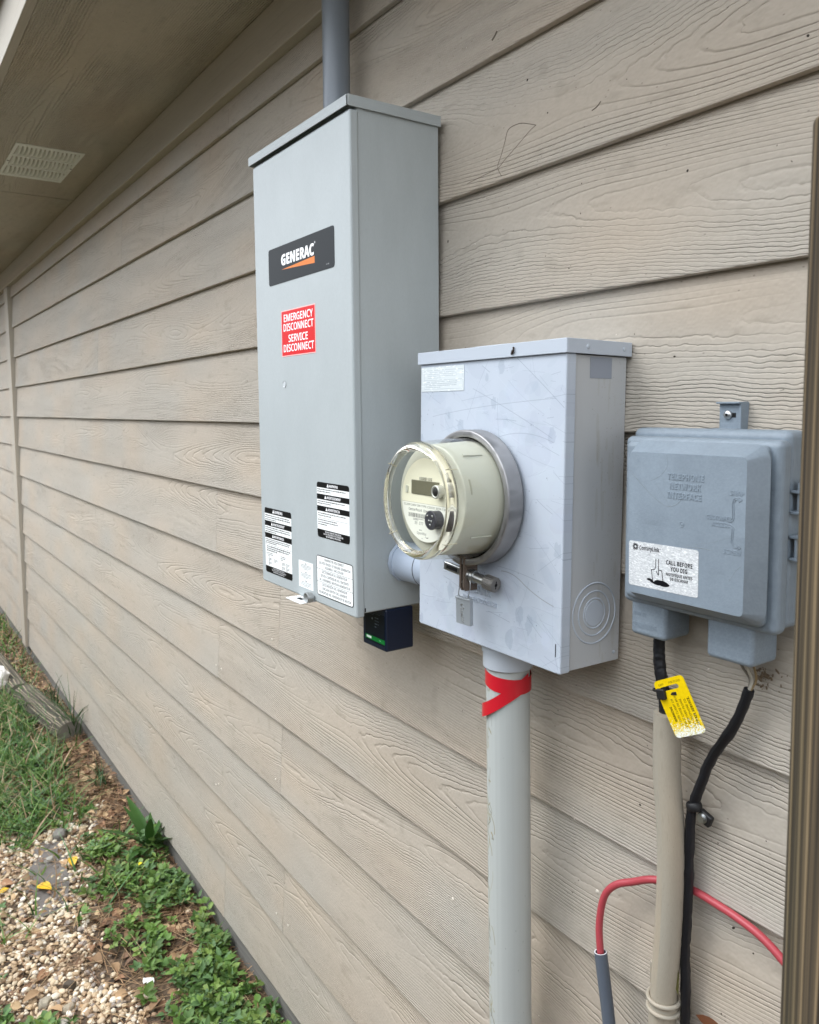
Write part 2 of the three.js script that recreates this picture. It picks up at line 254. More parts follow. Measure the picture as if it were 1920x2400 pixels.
const decals = {
  logo: canvasTex(944, 248, (g, w, h) => {
    g.fillStyle = '#23272a'; g.fillRect(0, 0, w, h); g.fillStyle = '#fff';
    g.font = 'bold 96px sans-serif'; g.lineWidth = 5; g.strokeStyle = '#fff'; g.lineJoin = 'round'; g.textBaseline = 'alphabetic';
    const s = 'GENERAC', tw = g.measureText(s).width; g.save(); g.translate(200, 132); g.scale(482 / tw, 0.98); g.fillText(s, 0, 0); g.strokeText(s, 0, 0); g.restore();
    g.font = 'bold 18px sans-serif'; g.fillText('\u00ae', 686, 66);
    g.fillStyle = '#e0813f'; g.beginPath(); g.moveTo(200, 160); g.lineTo(688, 142); g.lineTo(688, 186); g.closePath(); g.fill();
    tinyLines(g, 838, 214, 84, 1, 10, 8, 77, '#aaa'); }),
  red: canvasTex(500, 312, (g, w, h) => {
    g.fillStyle = '#f3b9b5'; g.fillRect(0, 0, w, h); g.fillStyle = '#d40812'; g.fillRect(7, 7, w - 14, h - 14); g.fillStyle = '#fff';
    fitText(g, 'EMERGENCY', 250, 76, 430, 66, false); fitText(g, 'DISCONNECT', 250, 140, 444, 66, false); fitText(g, 'SERVICE', 250, 216, 290, 66, false); fitText(g, 'DISCONNECT', 250, 280, 450, 66, false);
    g.globalAlpha = 0.8; g.lineWidth = 2; }),
  warnTall: canvasTex(448, 484, (g, w, h) => {
    g.fillStyle = '#f2f4f2'; g.fillRect(0, 0, w, h);
    warnHead(g, w, 0, 42, 'WARNING', 1); tinyLines(g, 8, 52, 424, 3, 15, 8, 1);
    warnHead(g, w, 96, 38, 'AVERTISSEMENT', 1); tinyLines(g, 8, 142, 424, 3, 15, 8, 2);
    warnHead(g, w, 186, 38, 'ADVERTENCIA', 1); tinyLines(g, 8, 232, 424, 3, 13, 7, 3);
    g.fillStyle = '#333'; g.fillRect(8, 274, 430, 2); tinyLines(g, 24, 284, 404, 3, 15, 9, 4); g.fillStyle = '#222'; g.fillRect(20, 334, 8, 16);
    tinyLines(g, 40, 334, 90, 3, 12, 6, 5, '#555'); tinyLines(g, 260, 334, 90, 3, 12, 6, 6, '#555');
    for (const [x, y] of [[50, 374], [150, 374], [50, 402], [280, 378], [350, 378], [280, 408], [350, 408]]) { tinyLines(g, x, y, 60, 3, 9, 5, x + y, '#444'); }
    g.fillStyle = '#0c0c0d'; g.fillRect(0, 436, w, 48); g.fillStyle = '#ddd'; fitText(g, 'DO NOT REMOVE THIS DECAL', 224, 450, 200, 13); fitText(g, 'NE PAS ENLEVER CETTE \u00c9TIQUETTE', 224, 463, 240, 13); fitText(g, 'NO RETIRAR LA PEGATINA', 224, 476, 190, 13); }),
  warn: canvasTex(520, 450, (g, w, h) => {
    g.fillStyle = '#f2f4f2'; g.fillRect(0, 0, w, h);
    warnHead(g, w, 0, 44, 'WARNING', 1); tinyLines(g, 8, 54, 490, 2, 17, 9, 11);
    warnHead(g, w, 96, 44, 'AVERTISSEMENT', 1); tinyLines(g, 8, 150, 490, 2, 17, 9, 12);
    warnHead(g, w, 192, 44, 'ADVERTENCIA', 1); tinyLines(g, 14, 248, 480, 2, 18, 9, 13);
    g.fillStyle = '#333'; g.fillRect(14, 290, 494, 2); tinyLines(g, 14, 302, 330, 3, 18, 9, 14);
    g.fillStyle = '#0c0c0d'; g.fillRect(0, 384, w, 66); g.fillStyle = '#e8e8e8'; fitText(g, 'DO NOT REMOVE THIS DECAL', 260, 405, 260, 17); fitText(g, 'NE PAS ENLEVER CETTE \u00c9TIQUETTE', 260, 423, 320, 17); fitText(g, 'NO RETIRAR LA PEGATINA', 260, 441, 240, 17); }),
  generator: canvasTex(720, 404, (g, w, h) => {
    g.fillStyle = '#0d0d0e'; g.fillRect(0, 0, w, h); g.fillStyle = '#f4f6f4'; g.beginPath(); g.roundRect(9, 8, w - 18, h - 16, 22); g.fill(); g.fillStyle = '#1b1c1e';
    g.fillRect(9, 134, w - 18, 3); g.fillRect(9, 262, w - 18, 3);
    const L = [['GENERATOR DISCONNECT', 44, 400], ['LOCATED INSIDE OF ENGINE GENERATOR', 84, 630], ['ASSEMBLY ENCLOSURE', 122, 370], ['SECTIONNEUR DU G\u00c9N\u00c9RATEUR', 170, 500], ["SITU\u00c9 \u00c0 L'INT\u00c9RIEUR DE L'ENCEINTE", 210, 560], ["DE L'ENSEMBLE MOTEUR-G\u00c9N\u00c9RATEUR", 250, 610], ['DESCONEXI\u00d3N DEL GENERADOR', 298, 500], ['UBICADA DENTRO DEL GABINETE', 338, 500], ['DE MONTAJE DEL GENERADOR DE MOTOR', 378, 640]];
    for (const [s, y, k] of L) fitText(g, s, 360, y, k, 33, false); }),
  small: canvasTex(200, 180, (g, w, h) => { g.fillStyle = '#eef1ef'; g.fillRect(0, 0, w, h); for (let b = 0; b < 3; b++) { tinyLines(g, 100, 12 + b * 58, 60, 1, 10, 7, b + 50, '#333', true); tinyLines(g, 100, 24 + b * 58, 150, 4, 9, 4, b + 60, '#555', true); } }),
};
const printed = (t, rough = 0.42) => mat('#ffffff', rough, { map: t, specularIntensity: 0.45 });
{
  const t = thing('transfer_switch_cabinet', 'tall light grey metal transfer switch cabinet with stickers on its door', 'electrical cabinet', [-1.21, -0.29, 0.003]);
  wpart('body', box(-1.3795, -1.0382, -0.2845, 0.4832, 0.003, 0.1535, 0.003), coat, t);
  const door = wpart('door', box(-1.384, -1.0358, -0.290, 0.4672, 0.1512, 0.1665, 0.0035, 3), coat, t);
  const lid = wpart('lid', merge([
    flat(-1.3885, -1.0352, 0.4838, 0.4855, 0.002, 0.1715), // top sheet
    box(-1.3895, -1.0362, 0.4700, 0.4847, 0.1703, 0.1721, 0.0008), // front lip
    box(-1.0356, -1.0336, 0.4700, 0.4862, 0.002, 0.1698, 0.0008), box(-1.3903, -1.3886, 0.4700, 0.4862, 0.002, 0.1698, 0.0008)]), coat, t);
  lid.userData.label = 'shallow lid with a turned-down drip edge';
  const Z = 0.16655, local = t.position;
  const stick = (name, x0, x1, y0, y1, tex, r, label, rough) => { const m = part(name, plate(x1 - x0, y1 - y0, 0.0004, r), printed(tex, rough), door); m.position.set((x0 + x1) / 2 - local.x, (y0 + y1) / 2 - local.y, Z - local.z); m.userData.label = label; return m; };
  stick('sticker', -1.3235, -1.0862, 0.2485, 0.311, decals.logo, 0.006, 'charcoal brand plate with white name and orange wedge', 0.5);
  stick('sticker', -1.2775, -1.1518, 0.1225, 0.2008, decals.red, 0.0015, 'red square sticker reading emergency disconnect service disconnect', 0.4);
  stick('sticker', -1.3665, -1.256, -0.2695, -0.1486, decals.warnTall, 0.005, 'tall black and white warning sticker low on the door', 0.4);
  stick('sticker', -1.1575, -1.0528, -0.1768, -0.0861, decals.warn, 0.006, 'black and white warning sticker with three headings', 0.4);
  stick('sticker', -1.1632, -1.0443, -0.2748, -0.2078, decals.generator, 0.006, 'white sticker with black border about the generator disconnect', 0.4);
  stick('sticker', -1.2297, -1.1768, -0.2728, -0.2268, decals.small, 0.0006, 'small plain white sticker with fine print', 0.5);
  // half-pressed knock-out, latch tab and captive screw at the bottom edge
  const ko = part('knockout', lathe([[0.0001, 0], [0.0036, 0], [0.0042, -0.0004], [0.0052, -0.0002], [0.0058, 0.0004]], 24), mat('#c3c8ca', 0.4), door); ko.position.set(-1.27 - local.x, 0.0755 - local.y, 0.1669 - local.z);
  const tab = wpart('latch_tab', box(-1.232, -1.176, -0.2915, -0.2902, 0.13, 0.192, 0.0006), mat('#dfe2e2', 0.45), t); wpart('slot', flat(-1.216, -1.198, -0.29015, -0.28995, 0.172, 0.18), darkHole, t);
  const scr = part('latch_screw', merge([cyl(0.0082, 0.011, 28), ...Array.from({ length: 22 }, (_, i) => flat(-0.0007, 0.0007, -0.0003, 0.0005, -0.005, 0.005).translate(0, 0.0083, 0).rotateZ(i * Math.PI / 11)), cyl(0.0038, 0.014, 16).translate(0, 0, -0.006)]), steel, t);
  scr.position.set(-1.1778 - local.x, -0.2825 - local.y, 0.1755 - local.z);
  for (const y of [-0.276]) wpart('body_notch', flat(-1.0381, -1.0376, y - 0.006, y, 0.1485, 0.1505), darkHole, t);
}
{ // dark navy surge protector under the cabinet
  const t = thing('surge_protector', 'small dark navy surge protector box hanging under the grey cabinet', 'surge protector', [-1.0725, -0.353, 0.086]);
  const navy = mat('#0e1a30', 0.38);
  wpart('case', box(-1.108, -1.037, -0.3535, -0.2848, 0.0595, 0.1125, 0.003), navy, t);
  const f = part('label', plate(0.058, 0.05, 0.0004, 0.002), printed(canvasTex(464, 400, (g, w, h) => {
    g.fillStyle = '#0b1420'; g.fillRect(0, 0, w, h); g.fillStyle = '#0f7a34'; g.fillRect(0, 318, w, 60); g.fillStyle = '#e8f4ea'; g.fillRect(26, 332, 120, 30); tinyLines(g, 330, 340, 90, 1, 10, 14, 4, '#9fd6ad');
    g.fillStyle = '#8b95a0'; g.beginPath(); g.arc(170, 90, 14, 0, 7); g.fill(); tinyLines(g, 230, 60, 110, 4, 40, 13, 8, '#7d8894'); tinyLines(g, 60, 10, 330, 2, 20, 8, 9, '#66707c'); }), 0.35), t);
  f.position.set(-1.0695 + 1.0725, -0.32 + 0.353, 0.1126 - 0.086);
}
{ // grey conduit above the cabinet
  const grey = mat('#858d96', 0.3, { map: rep(coatTone, 1, 2) });
  const g = capped([V(-1.295, 0.47, 0.04), V(-1.2945, 0.6, 0.04), V(-1.294, 0.75, 0.04), V(-1.2935, 0.885, 0.04)], 0.0245, 24, 40);
  single('conduit', g, grey, 'grey plastic conduit running up from the tall cabinet to the soffit', 'conduit');
  const n = thing('conduit_nipple', 'short pale grey conduit nipple joining the tall cabinet to the meter box', 'conduit', [-0.994, -0.21, 0.076]);
  const pale = mat('#a9b4c3', 0.45);
  part('pipe', new THREE.CylinderGeometry(0.0302, 0.0302, 0.088, 48).rotateZ(Math.PI / 2), pale, n);
  part('locknut', new THREE.CylinderGeometry(0.0325, 0.0325, 0.008, 12).rotateZ(Math.PI / 2).translate(-0.0385, 0, 0), pale, n);
  part('joint', new THREE.TorusGeometry(0.0303, 0.0007, 6, 48).rotateY(Math.PI / 2).translate(0.022, 0, 0), mat('#4a4d52', 0.8), n);
}

// ---------------------------------------------------------------- meter box, meter and its lock
const font = await new FontLoader().loadAsync('fonts/droid/droid_sans_bold.typeface.json');
function raised(s, size, depth, x, y, z, sx = 1) { const g = new TextGeometry(s, { font, size, depth, curveSegments: 3, bevelEnabled: true, bevelThickness: depth * 0.5, bevelSize: size * 0.02, bevelSegments: 1 }); g.scale(sx, 1, 1); g.translate(x, y, z); return g; }
const TILT = -0.017;
const meterFace = V(-0.81, -0.085, 0.1108);
{
  const W = 0.2905, H = 0.3805;
  const frontTone = canvasTex(1162, 1522, (g, w, h) => {
    g.fillStyle = '#e9eaec'; g.fillRect(0, 0, w, h); const R = rng(909);
    for (let i = 0; i < 240; i++) { const x = R() * w, y = R() * h, a = R() * 3.14, k = 20 + R() * 90; g.save(); g.translate(x, y); g.rotate(a); g.scale(1, 0.25 + R() * 0.5); g.globalAlpha = 0.05 + R() * 0.06; g.fillStyle = R() < 0.6 ? '#b4bac6' : '#f6f9ff'; g.beginPath(); g.arc(0, 0, k, 0, 7); g.fill(); g.restore(); }
    for (let i = 0; i < 26; i++) { // smudges worn darker
      const x = R() * w, y = R() * h, k = 16 + R() * 46; g.globalAlpha = 0.27; g.fillStyle = '#a9afbb'; g.beginPath(); for (let q = 0; q <= 14; q++) { const a = q / 14 * 6.283, r = k * (0.6 + 0.5 * R()); g.lineTo(x + r * Math.cos(a) * 0.6, y + r * Math.sin(a)); } g.fill(); }
    for (let i = 0; i < 320; i++) { // scratches
      let x = R() * w, y = R() * h, a = R() < 0.6 ? -0.25 + R() * 0.9 : R() * 6.28, L = 30 + R() * R() * 420; g.globalAlpha = 0.15 + R() * 0.4; g.strokeStyle = R() < 0.7 ? '#8d95a2' : '#ffffff'; g.lineWidth = 0.8 + R() * 1.7; g.beginPath(); g.moveTo(x, y); const bend = (R() - 0.5) * 0.5; for (let q = 0; q < 8; q++) { a += bend * 0.15; x += Math.cos(a) * L / 8; y += Math.sin(a) * L / 8; g.lineTo(x, y); } g.stroke(); }
    g.globalAlpha = 0.6; g.strokeStyle = '#97948f'; g.lineWidth = 4; g.beginPath(); g.moveTo(730, 1090); g.quadraticCurveTo(820, 1080, 900, 1130); g.quadraticCurveTo(1000, 1180, 1110, 1200); g.stroke();
    g.globalAlpha = 0.4; g.lineWidth = 3; g.strokeStyle = '#969ca8'; g.beginPath(); g.moveTo(480, 150); g.quadraticCurveTo(800, 270, 1080, 400); g.stroke(); g.beginPath(); g.moveTo(120, 300); g.quadraticCurveTo(500, 240, 1100, 210); g.stroke(); g.beginPath(); g.moveTo(700, 400); g.quadraticCurveTo(900, 350, 1090, 420); g.stroke();
    for (let i = 0; i < 200; i++) { g.globalAlpha = 0.3 + 0.4 * R(); g.fillStyle = R() < 0.7 ? '#767c86' : '#fff'; g.beginPath(); g.arc(R() * w, R() * h, 0.8 + R() * 2.4, 0, 7); g.fill(); }
    g.globalAlpha = 1;
  });
  const paint = mat('#b6bec8', 0.5, { bumpMap: rep(coatBump, 8, 8), bumpScale: 0.00005, specularIntensity: 0.8 });
  const sideTone = canvasTex(420, 1522, (g, w, h) => { g.fillStyle = '#f0eeea'; g.fillRect(0, 0, w, h); const R = rng(31); for (let i = 0; i < 500; i++) { g.globalAlpha = 0.1 + 0.3 * R(); g.fillStyle = R() < 0.5 ? '#c9b79c' : '#a7a6a3'; g.beginPath(); g.arc(w * (0.3 + 0.7 * Math.sqrt(R())), R() * h, 0.8 + R() * 2.6, 0, 7); g.fill(); } for (let i = 0; i < 30; i++) { g.globalAlpha = 0.1; g.fillStyle = '#b39f86'; const x = w * (0.45 + 0.55 * R()), y = R() * h; g.beginPath(); g.ellipse(x, y, 4 + R() * 10, 20 + R() * 90, 0, 0, 7); g.fill(); } g.globalAlpha = 1; });
  const face = mat('#c9d1db', 0.5, { map: frontTone, bumpMap: rep(coatBump, 8, 8), bumpScale: 0.00005, specularIntensity: 0.8 });
  const sidePaint = mat('#bfc3c8', 0.52, { map: sideTone });
  const t = thing('meter_box', 'pale blue-grey scratched metal meter box with a round electric meter on it', 'meter box', [-0.804, -0.287, 0.004]);
  t.rotation.x = TILT;
  // local: x about the middle, y from the bottom edge, z from the back
  part('body', box(-0.1425, 0.1425, 0.0015, 0.379, 0, 0.098, 0.002), paint, t);
  const skin = part('side_sheet', new THREE.PlaneGeometry(0.0935, 0.377).rotateY(Math.PI / 2).translate(0.1427, 0.19, 0.048), sidePaint, t); skin.userData.label = 'weather-stained side of the meter box';
  const cover = part('cover', plate(W, H, 0.0145, 0.003, 0.0018), face, t); cover.position.set(0, 0.19, 0.0915);
  const lid = part('lid', merge([box(-0.1485, 0.1485, 0.3795, 0.3965, 0.1073, 0.1095, 0.0008), box(0.1465, 0.1487, 0.3795, 0.3965, -0.002, 0.1085, 0.0008), box(-0.1487, -0.1465, 0.3795, 0.3965, -0.002, 0.1085, 0.0008), flat(-0.1483, 0.1483, 0.3946, 0.3963, -0.002, 0.1085), box(-0.05, 0.02, 0.3963, 0.4005, 0.02, 0.085, 0.003)]), paint, t);
  lid.userData.label = 'turned-down lid of the meter box';
  const F = 0.1063; // front of the cover
  const st = part('sticker', plate(0.0985, 0.0345, 0.0003, 0.0006), printed(canvasTex(788, 276, (g, w, h) => { g.fillStyle = '#cdd4d6'; g.fillRect(0, 0, w, h); g.strokeStyle = '#9aa4ab'; g.lineWidth = 3; g.strokeRect(60, 40, 700, 210); g.beginPath(); g.moveTo(60, 150); g.lineTo(760, 150); g.stroke(); const R = rng(5); tinyLines(g, 120, 60, 560, 4, 21, 6, 21, '#a3adb3'); tinyLines(g, 80, 166, 640, 4, 20, 8, 22, '#9aa4ab'); for (let i = 0; i < 90; i++) { g.globalAlpha = 0.5; g.fillStyle = '#fafdfd'; g.fillRect(R() * w, R() * h, 10 + R() * 40, 3 + R() * 8); } g.globalAlpha = 1; }), 0.6), t);
  st.position.set(-0.0932, 0.358, F); st.userData.label = 'faded white paper label on the upper front of the meter box';
  const patch = part('label_residue', plate(0.0375, 0.025, 0.0003, 0.0008).rotateY(Math.PI / 2), mat('#8f95a0', 0.6), t); patch.position.set(0.1429, 0.3645, 0.046); patch.userData.label = 'grey rectangle left by a missing label';
  part('raised_lettering', merge([raised('MILBANK', 0.0098, 0.0012, 0, 0, 0, 1.05).translate(-0.048, 0.0695, F - 0.0002), raised('METER ENCLOSURE', 0.0058, 0.001, 0, 0, 0, 0.95).translate(-0.0405, 0.0575, F - 0.0002)]), face, t);
  const kg = [0.0375, 0.0275, 0.0185].map((r) => new THREE.TorusGeometry(r, 0.0011, 8, 64).scale(1, 1, 0.6)); for (let i = 0; i < 12; i++) { const a = i * 2.39, r = [0.0375, 0.0275, 0.0185][i % 3]; kg.push(new THREE.SphereGeometry(0.0013, 8, 6).scale(1.4, 1, 0.7).translate(r * Math.cos(a), r * Math.sin(a), 0)); }
  part('knockout_rings', merge([...kg.map((k) => k.rotateY(Math.PI / 2)), new THREE.CylinderGeometry(0.0155, 0.0165, 0.0008, 40).rotateZ(-Math.PI / 2)]).translate(0.143, 0.0665, 0.047), paint, t).userData.label = 'concentric pressed knock-out rings low on the side';
  part('hasp_slot', flat(0.1368, 0.1378, 0.02, 0.036, F - 0.0001, F + 0.0002), darkHole, t);
  part('rivet', new THREE.SphereGeometry(0.003, 10, 6).scale(0.4, 1, 1).translate(0.1487, 0.388, 0.075), paint, t); part('rivet', new THREE.SphereGeometry(0.003, 10, 6).scale(0.4, 1, 1).translate(0.1487, 0.388, 0.012), paint, t); part('rivet', new THREE.SphereGeometry(0.0025, 10, 6).scale(0.4, 1, 1).translate(0.1427, 0.02, 0.09), paint, t); part('rivet', new THREE.SphereGeometry(0.0025, 10, 6).scale(0.4, 1, 1).translate(0.1427, 0.012, 0.01), paint, t);
  single('beetle', merge([new THREE.SphereGeometry(0.0022, 10, 8).scale(0.7, 2.0, 0.7).rotateZ(-0.5).translate(-0.7464, 0.1005, 0.1085), new THREE.SphereGeometry(0.0014, 8, 6).translate(-0.7446, 0.1052, 0.1085), ...[[-1, 0.3], [1, 0.3], [-1, -0.5], [1, -0.5], [-1, 1], [1, 1]].map(([s, k]) => flat(-0.0002, 0.0002, -0.0016, 0.0016, -0.0002, 0.0002).rotateZ(s * 1.1).translate(-0.7464 + s * 0.0018 + k * 0.001, 0.1005 + k * 0.002, 0.1085))]), mat('#2b1d14', 0.5), 'small dark beetle on the lid edge of the meter box', 'insect');
}
{ // sealing ring around the meter, with its two clamp ears
  const t = thing('locking_ring', 'worn steel locking ring clamped round the foot of the round meter', 'locking ring', [meterFace.x, meterFace.y, meterFace.z]);
  t.rotation.x = TILT;
  const ringTone = dataTex(512, 128, (u, v, c) => { const k = 0.82 + 0.16 * fbm(u * 20, v * 5, 201, 4, 20) - 0.35 * Math.max(0, vnoise(u * 40, v * 8, 202, 40) - 0.45); c[0] = k; c[1] = k * 0.985; c[2] = k * 0.975; }, true);
  const band = mat('#b9bbbe', 0.42, { metalness: 0.6, map: ringTone });
  part('band', lathe([[0.0815, 0.004], [0.0885, 0.001], [0.0887, 0.0025], [0.0885, 0.0225], [0.0878, 0.0245], [0.0862, 0.0252], [0.082, 0.0248], [0.0795, 0.024], [0.0793, 0.0225], [0.083, 0.0218], [0.0855, 0.0205], [0.0858, 0.004], [0.0815, 0.004]], 128), band, t);
  part('inner_gap', lathe([[0.0855, 0.012], [0.074, 0.012]], 64), darkHole, t);
  for (const s of [-1, 1]) { // ear: the band end bent down
    const sh = new THREE.Shape(); sh.moveTo(-0.011, 0.012); sh.lineTo(0.011, 0.012); sh.lineTo(0.0115, -0.028); sh.lineTo(0.008, -0.033); sh.lineTo(-0.0105, -0.033); sh.lineTo(-0.0105, 0.012);
    const hole = new THREE.Path(); hole.absarc(0.002, -0.0265, 0.0022, 0, 6.283, true); sh.holes.push(hole);
    const g = new THREE.ExtrudeGeometry(sh, { depth: 0.0026, bevelEnabled: true, bevelSize: 0.0004, bevelThickness: 0.0004, bevelSegments: 1 }).rotateY(-Math.PI / 2); // lies in the z-y plane
    g.translate(s * 0.0036 + 0.001, -0.0895, 0.0145);
    part('clamp_ear', g, brownSteel, t);
    part('clamp_bend', tube([V(s * 0.0235, -0.0845, 0.0225), V(s * 0.013, -0.0872, 0.0225), V(s * 0.0065, -0.0885, 0.0225), V(s * 0.0042, -0.0925, 0.0225), V(s * 0.0036, -0.102, 0.0225)], 0.0019, 20, 8), brownSteel, t);
  }
}
{ // barrel lock through the ears
  const t = thing('barrel_lock', 'ribbed steel barrel lock pushed through the ears below the meter', 'lock', [-0.812, -0.186, 0.129]);
  t.rotation.set(0, 0.12, -0.14); t.scale.setScalar(1.3);
  const X = (g) => g.rotateY(Math.PI / 2);
  part('shank', X(merge([cyl(0.0052, 0.03, 28).translate(0, 0, 0.015), cyl(0.0066, 0.004, 28).translate(0, 0, 0.0055), cyl(0.0066, 0.003, 28).translate(0, 0, 0.0105)])), steel, t);
  part('head', X(merge([cyl(0.0068, 0.013, 32).translate(0, 0, 0.034), ...Array.from({ length: 20 }, (_, i) => flat(-0.0006, 0.0006, -0.0004, 0.0006, -0.0065, 0.006).translate(0, 0.0069, 0.034).rotateZ(i * Math.PI / 10))])), dullSteel, t);
  part('keyway', X(merge([flat(-0.0005, 0.0005, -0.004, 0.004, 0.0405, 0.0408), cyl(0.0018, 0.0006, 14).translate(0, 0, 0.0406)])), darkHole, t);
  part('pin_bracket', X(merge([box(-0.0018, 0.0018, -0.0045, 0.0045, -0.0325, -0.0045, 0.0015)])), steel, t);
  part('bracket_slot', X(flat(-0.0021, -0.0018, -0.002, 0.002, -0.028, -0.012)), darkHole, t);
}
{ // wire seal with a stamped metal tag
  const t = thing('meter_seal', 'small grey seal tag hanging on a wire loop below the meter', 'seal', [-0.808, -0.252, 0.136]);
  t.rotation.set(0.03, 0.1, -0.02);
  const alloy = mat('#a3a9ae', 0.42, { metalness: 0.35 });
  const body = part('tag_body', merge([plate(0.0265, 0.034, 0.0055, 0.0012, 0.0006).translate(0, 0.017, -0.0028), box(-0.0138, 0.0138, 0.0335, 0.036, -0.0032, 0.0036, 0.0006)]), alloy, t);
  const R = rng(8); part('stamped_marks', merge(Array.from({ length: 9 }, (_, i) => box(-0.0028, 0.0028, -0.0007, 0.0007, 0, 0.0005, 0.0002).rotateZ((R() - 0.5) * 1.8).translate(-0.001 + (R() - 0.5) * 0.003, 0.005 + i * 0.0027, 0.0026))), steel, t);
  part('wire', tube([V(-0.009, 0.034, 0), V(-0.0095, 0.042, 0.0005), V(-0.006, 0.054, -0.001), V(0.002, 0.0635, -0.004), V(0.009, 0.06, -0.002), V(0.0112, 0.05, 0), V(0.0088, 0.04, 0.0005), V(0.0085, 0.034, 0)], 0.0006, 60, 7), steel, t);
}
{ // the meter
  const t = thing('electric_meter', 'round electric meter with clear domed cover and cream face', 'electric meter', [meterFace.x, meterFace.y, meterFace.z]);
  t.rotation.x = TILT;
  const cream = mat('#c0c1b6', 0.5);
  part('inner_housing', lathe([[0.074, 0.01], [0.0735, 0.022], [0.0712, 0.06], [0.0704, 0.0745], [0.0698, 0.0765], [0.0685, 0.0772], [0.0632, 0.0772], [0.062, 0.0775], [0.0615, 0.0775], [0.0001, 0.0775]], 96), cream, t);
  // vents, ribs and slots moulded on the housing
  for (const [a, z0, z1, r] of [[0.92, 0.032, 0.062, 0.0731], [-0.62, 0.028, 0.06, 0.0733]]) part('moulded_rib', flat(-0.0012, 0.0012, -0.0006, 0.001, z0, z1).translate(0, r, 0).rotateZ(a - Math.PI / 2), cream, t);
  part('moulded_slot', (() => { const g = []; for (let i = 0; i < 8; i++) g.push(flat(-0.0012, 0.0012, -0.0006, 0.0006, 0.0665, 0.0685).translate(0, 0.0708, 0).rotateZ(0.42 - Math.PI / 2 - i * 0.033)); return merge(g); })(), mat('#a7a698', 0.6), t);
  const faceTex = canvasTex(1024, 1024, (g, w, h) => {
    g.fillStyle = '#e9e6d2'; g.fillRect(0, 0, w, h); g.fillStyle = '#e9eae4'; g.fillRect(0, 560, w, 464); g.fillStyle = '#8f8d80'; g.fillRect(0, 556, w, 3);
    g.fillStyle = '#3a3a38'; let x = 380; const R = rng(77); while (x < 640) { const k = 2 + Math.floor(R() * 3) * 2; g.fillRect(x, 236, k, 42); x += k + 2 + Math.floor(R() * 3) * 2; } tinyLines(g, 382, 284, 256, 1, 9, 9, 3, '#555'); tinyLines(g, 350, 312, 150, 1, 9, 8, 4, '#666'); tinyLines(g, 540, 312, 150, 1, 9, 8, 5, '#666');
    g.fillStyle = '#77786f'; fitText(g, 'CL200 240V 3W TYPE C2SOD 30TA 1.0Kh', 512, 604, 930, 34, false); g.fillStyle = '#4a4b48'; g.font = 'bold 44px monospace'; g.textAlign = 'left'; g.fillText('CenterPoint Energy', 150, 662);
    x = 150; g.fillStyle = '#444'; while (x < 560) { const k = 3 + Math.floor(R() * 3) * 3; g.fillRect(x, 690, k, 52); x += k + 3 + Math.floor(R() * 3) * 3; } tinyLines(g, 250, 752, 250, 2, 14, 10, 9, '#777');
    g.fillStyle = '#6b6c69'; g.font = '52px monospace'; g.fillText('88 077 588', 280, 826); tinyLines(g, 380, 884, 120, 1, 10, 12, 10, '#888'); g.fillStyle = '#5d5e5d'; g.font = '46px sans-serif'; g.fillText('OpenWay', 330, 944); g.beginPath(); g.moveTo(500, 962); g.quadraticCurveTo(540, 974, 572, 962); g.lineTo(572, 970); g.quadraticCurveTo(540, 986, 500, 962); g.fill(); tinyLines(g, 430, 984, 60, 1, 9, 9, 12, '#888');
  });
  const fg = new THREE.CylinderGeometry(0.0535, 0.0545, 0.008, 80).rotateX(Math.PI / 2).translate(0, 0, 0.0812);
  const cap = new THREE.CircleGeometry(0.0532, 80).translate(0, 0, 0.0854);
  const face = part('face_plate', fg, cream, t);
  part('face_print', cap, printed(faceTex, 0.55), face).userData.label = 'cream and white printed dial';
  part('display', box(-0.0305, 0.029, 0.0065, 0.0245, 0.0845, 0.0866, 0.0006), mat('#6f6d5c', 0.3), t).userData.label = 'blank olive-grey display';
  part('push_button', box(-0.043, -0.0385, 0.007, 0.0165, 0.085, 0.0872, 0.001), cream, t);
  const port = part('optical_port', lathe([[0.0001, 0.0935], [0.0058, 0.0935], [0.0062, 0.0948], [0.0078, 0.0948], [0.0083, 0.0935], [0.0085, 0.0855]], 36).translate(0.032, 0.0135, 0), mat('#c9cac6', 0.25, { metalness: 0.5 }), t);
  part('port_lens', new THREE.SphereGeometry(0.0056, 20, 12).scale(1, 1, 0.35).translate(0.032, 0.0135, 0.0938), black, port);
  const knob = part('reset_knob', lathe([[0.0001, 0.0985], [0.0112, 0.0985], [0.012, 0.0978], [0.0121, 0.096], [0.0114, 0.0948], [0.0114, 0.0855]], 40).translate(0.0275, -0.0215, 0), mat('#4d4d55', 0.35, { metalness: 0.35 }), t); knob.userData.label = 'dark grey reset knob with five dimples';
  for (const [dx, dy] of [[-0.0055, 0.0048], [0.0045, 0.0052], [-0.0022, -0.001], [0.0025, -0.0012], [0, -0.006]]) part('dimple', new THREE.SphereGeometry(0.0016, 10, 8).scale(1, 1, 0.4).translate(0.0275 + dx, -0.0215 + dy, 0.0986), steel, knob);
  // clear cover: thin side wall, thick rounded rim and flat front
  const clear = new THREE.MeshPhysicalMaterial({ color: new THREE.Color('#fdfdf8'), roughness: 0.045, transmission: 1, thickness: 0, ior: 1.5 });
  const solid = new THREE.MeshPhysicalMaterial({ color: new THREE.Color('#fffdf6'), roughness: 0.03, transmission: 1, thickness: 0.004, ior: 1.5, attenuationColor: new THREE.Color('#e6dcc2'), attenuationDistance: 0.06 });
  const cover = part('clear_cover', lathe([[0.0788, 0.012], [0.0784, 0.022], [0.0752, 0.085], [0.0742, 0.094]], 128), clear, t);
  cover.userData.label = 'clear plastic cover of the meter';
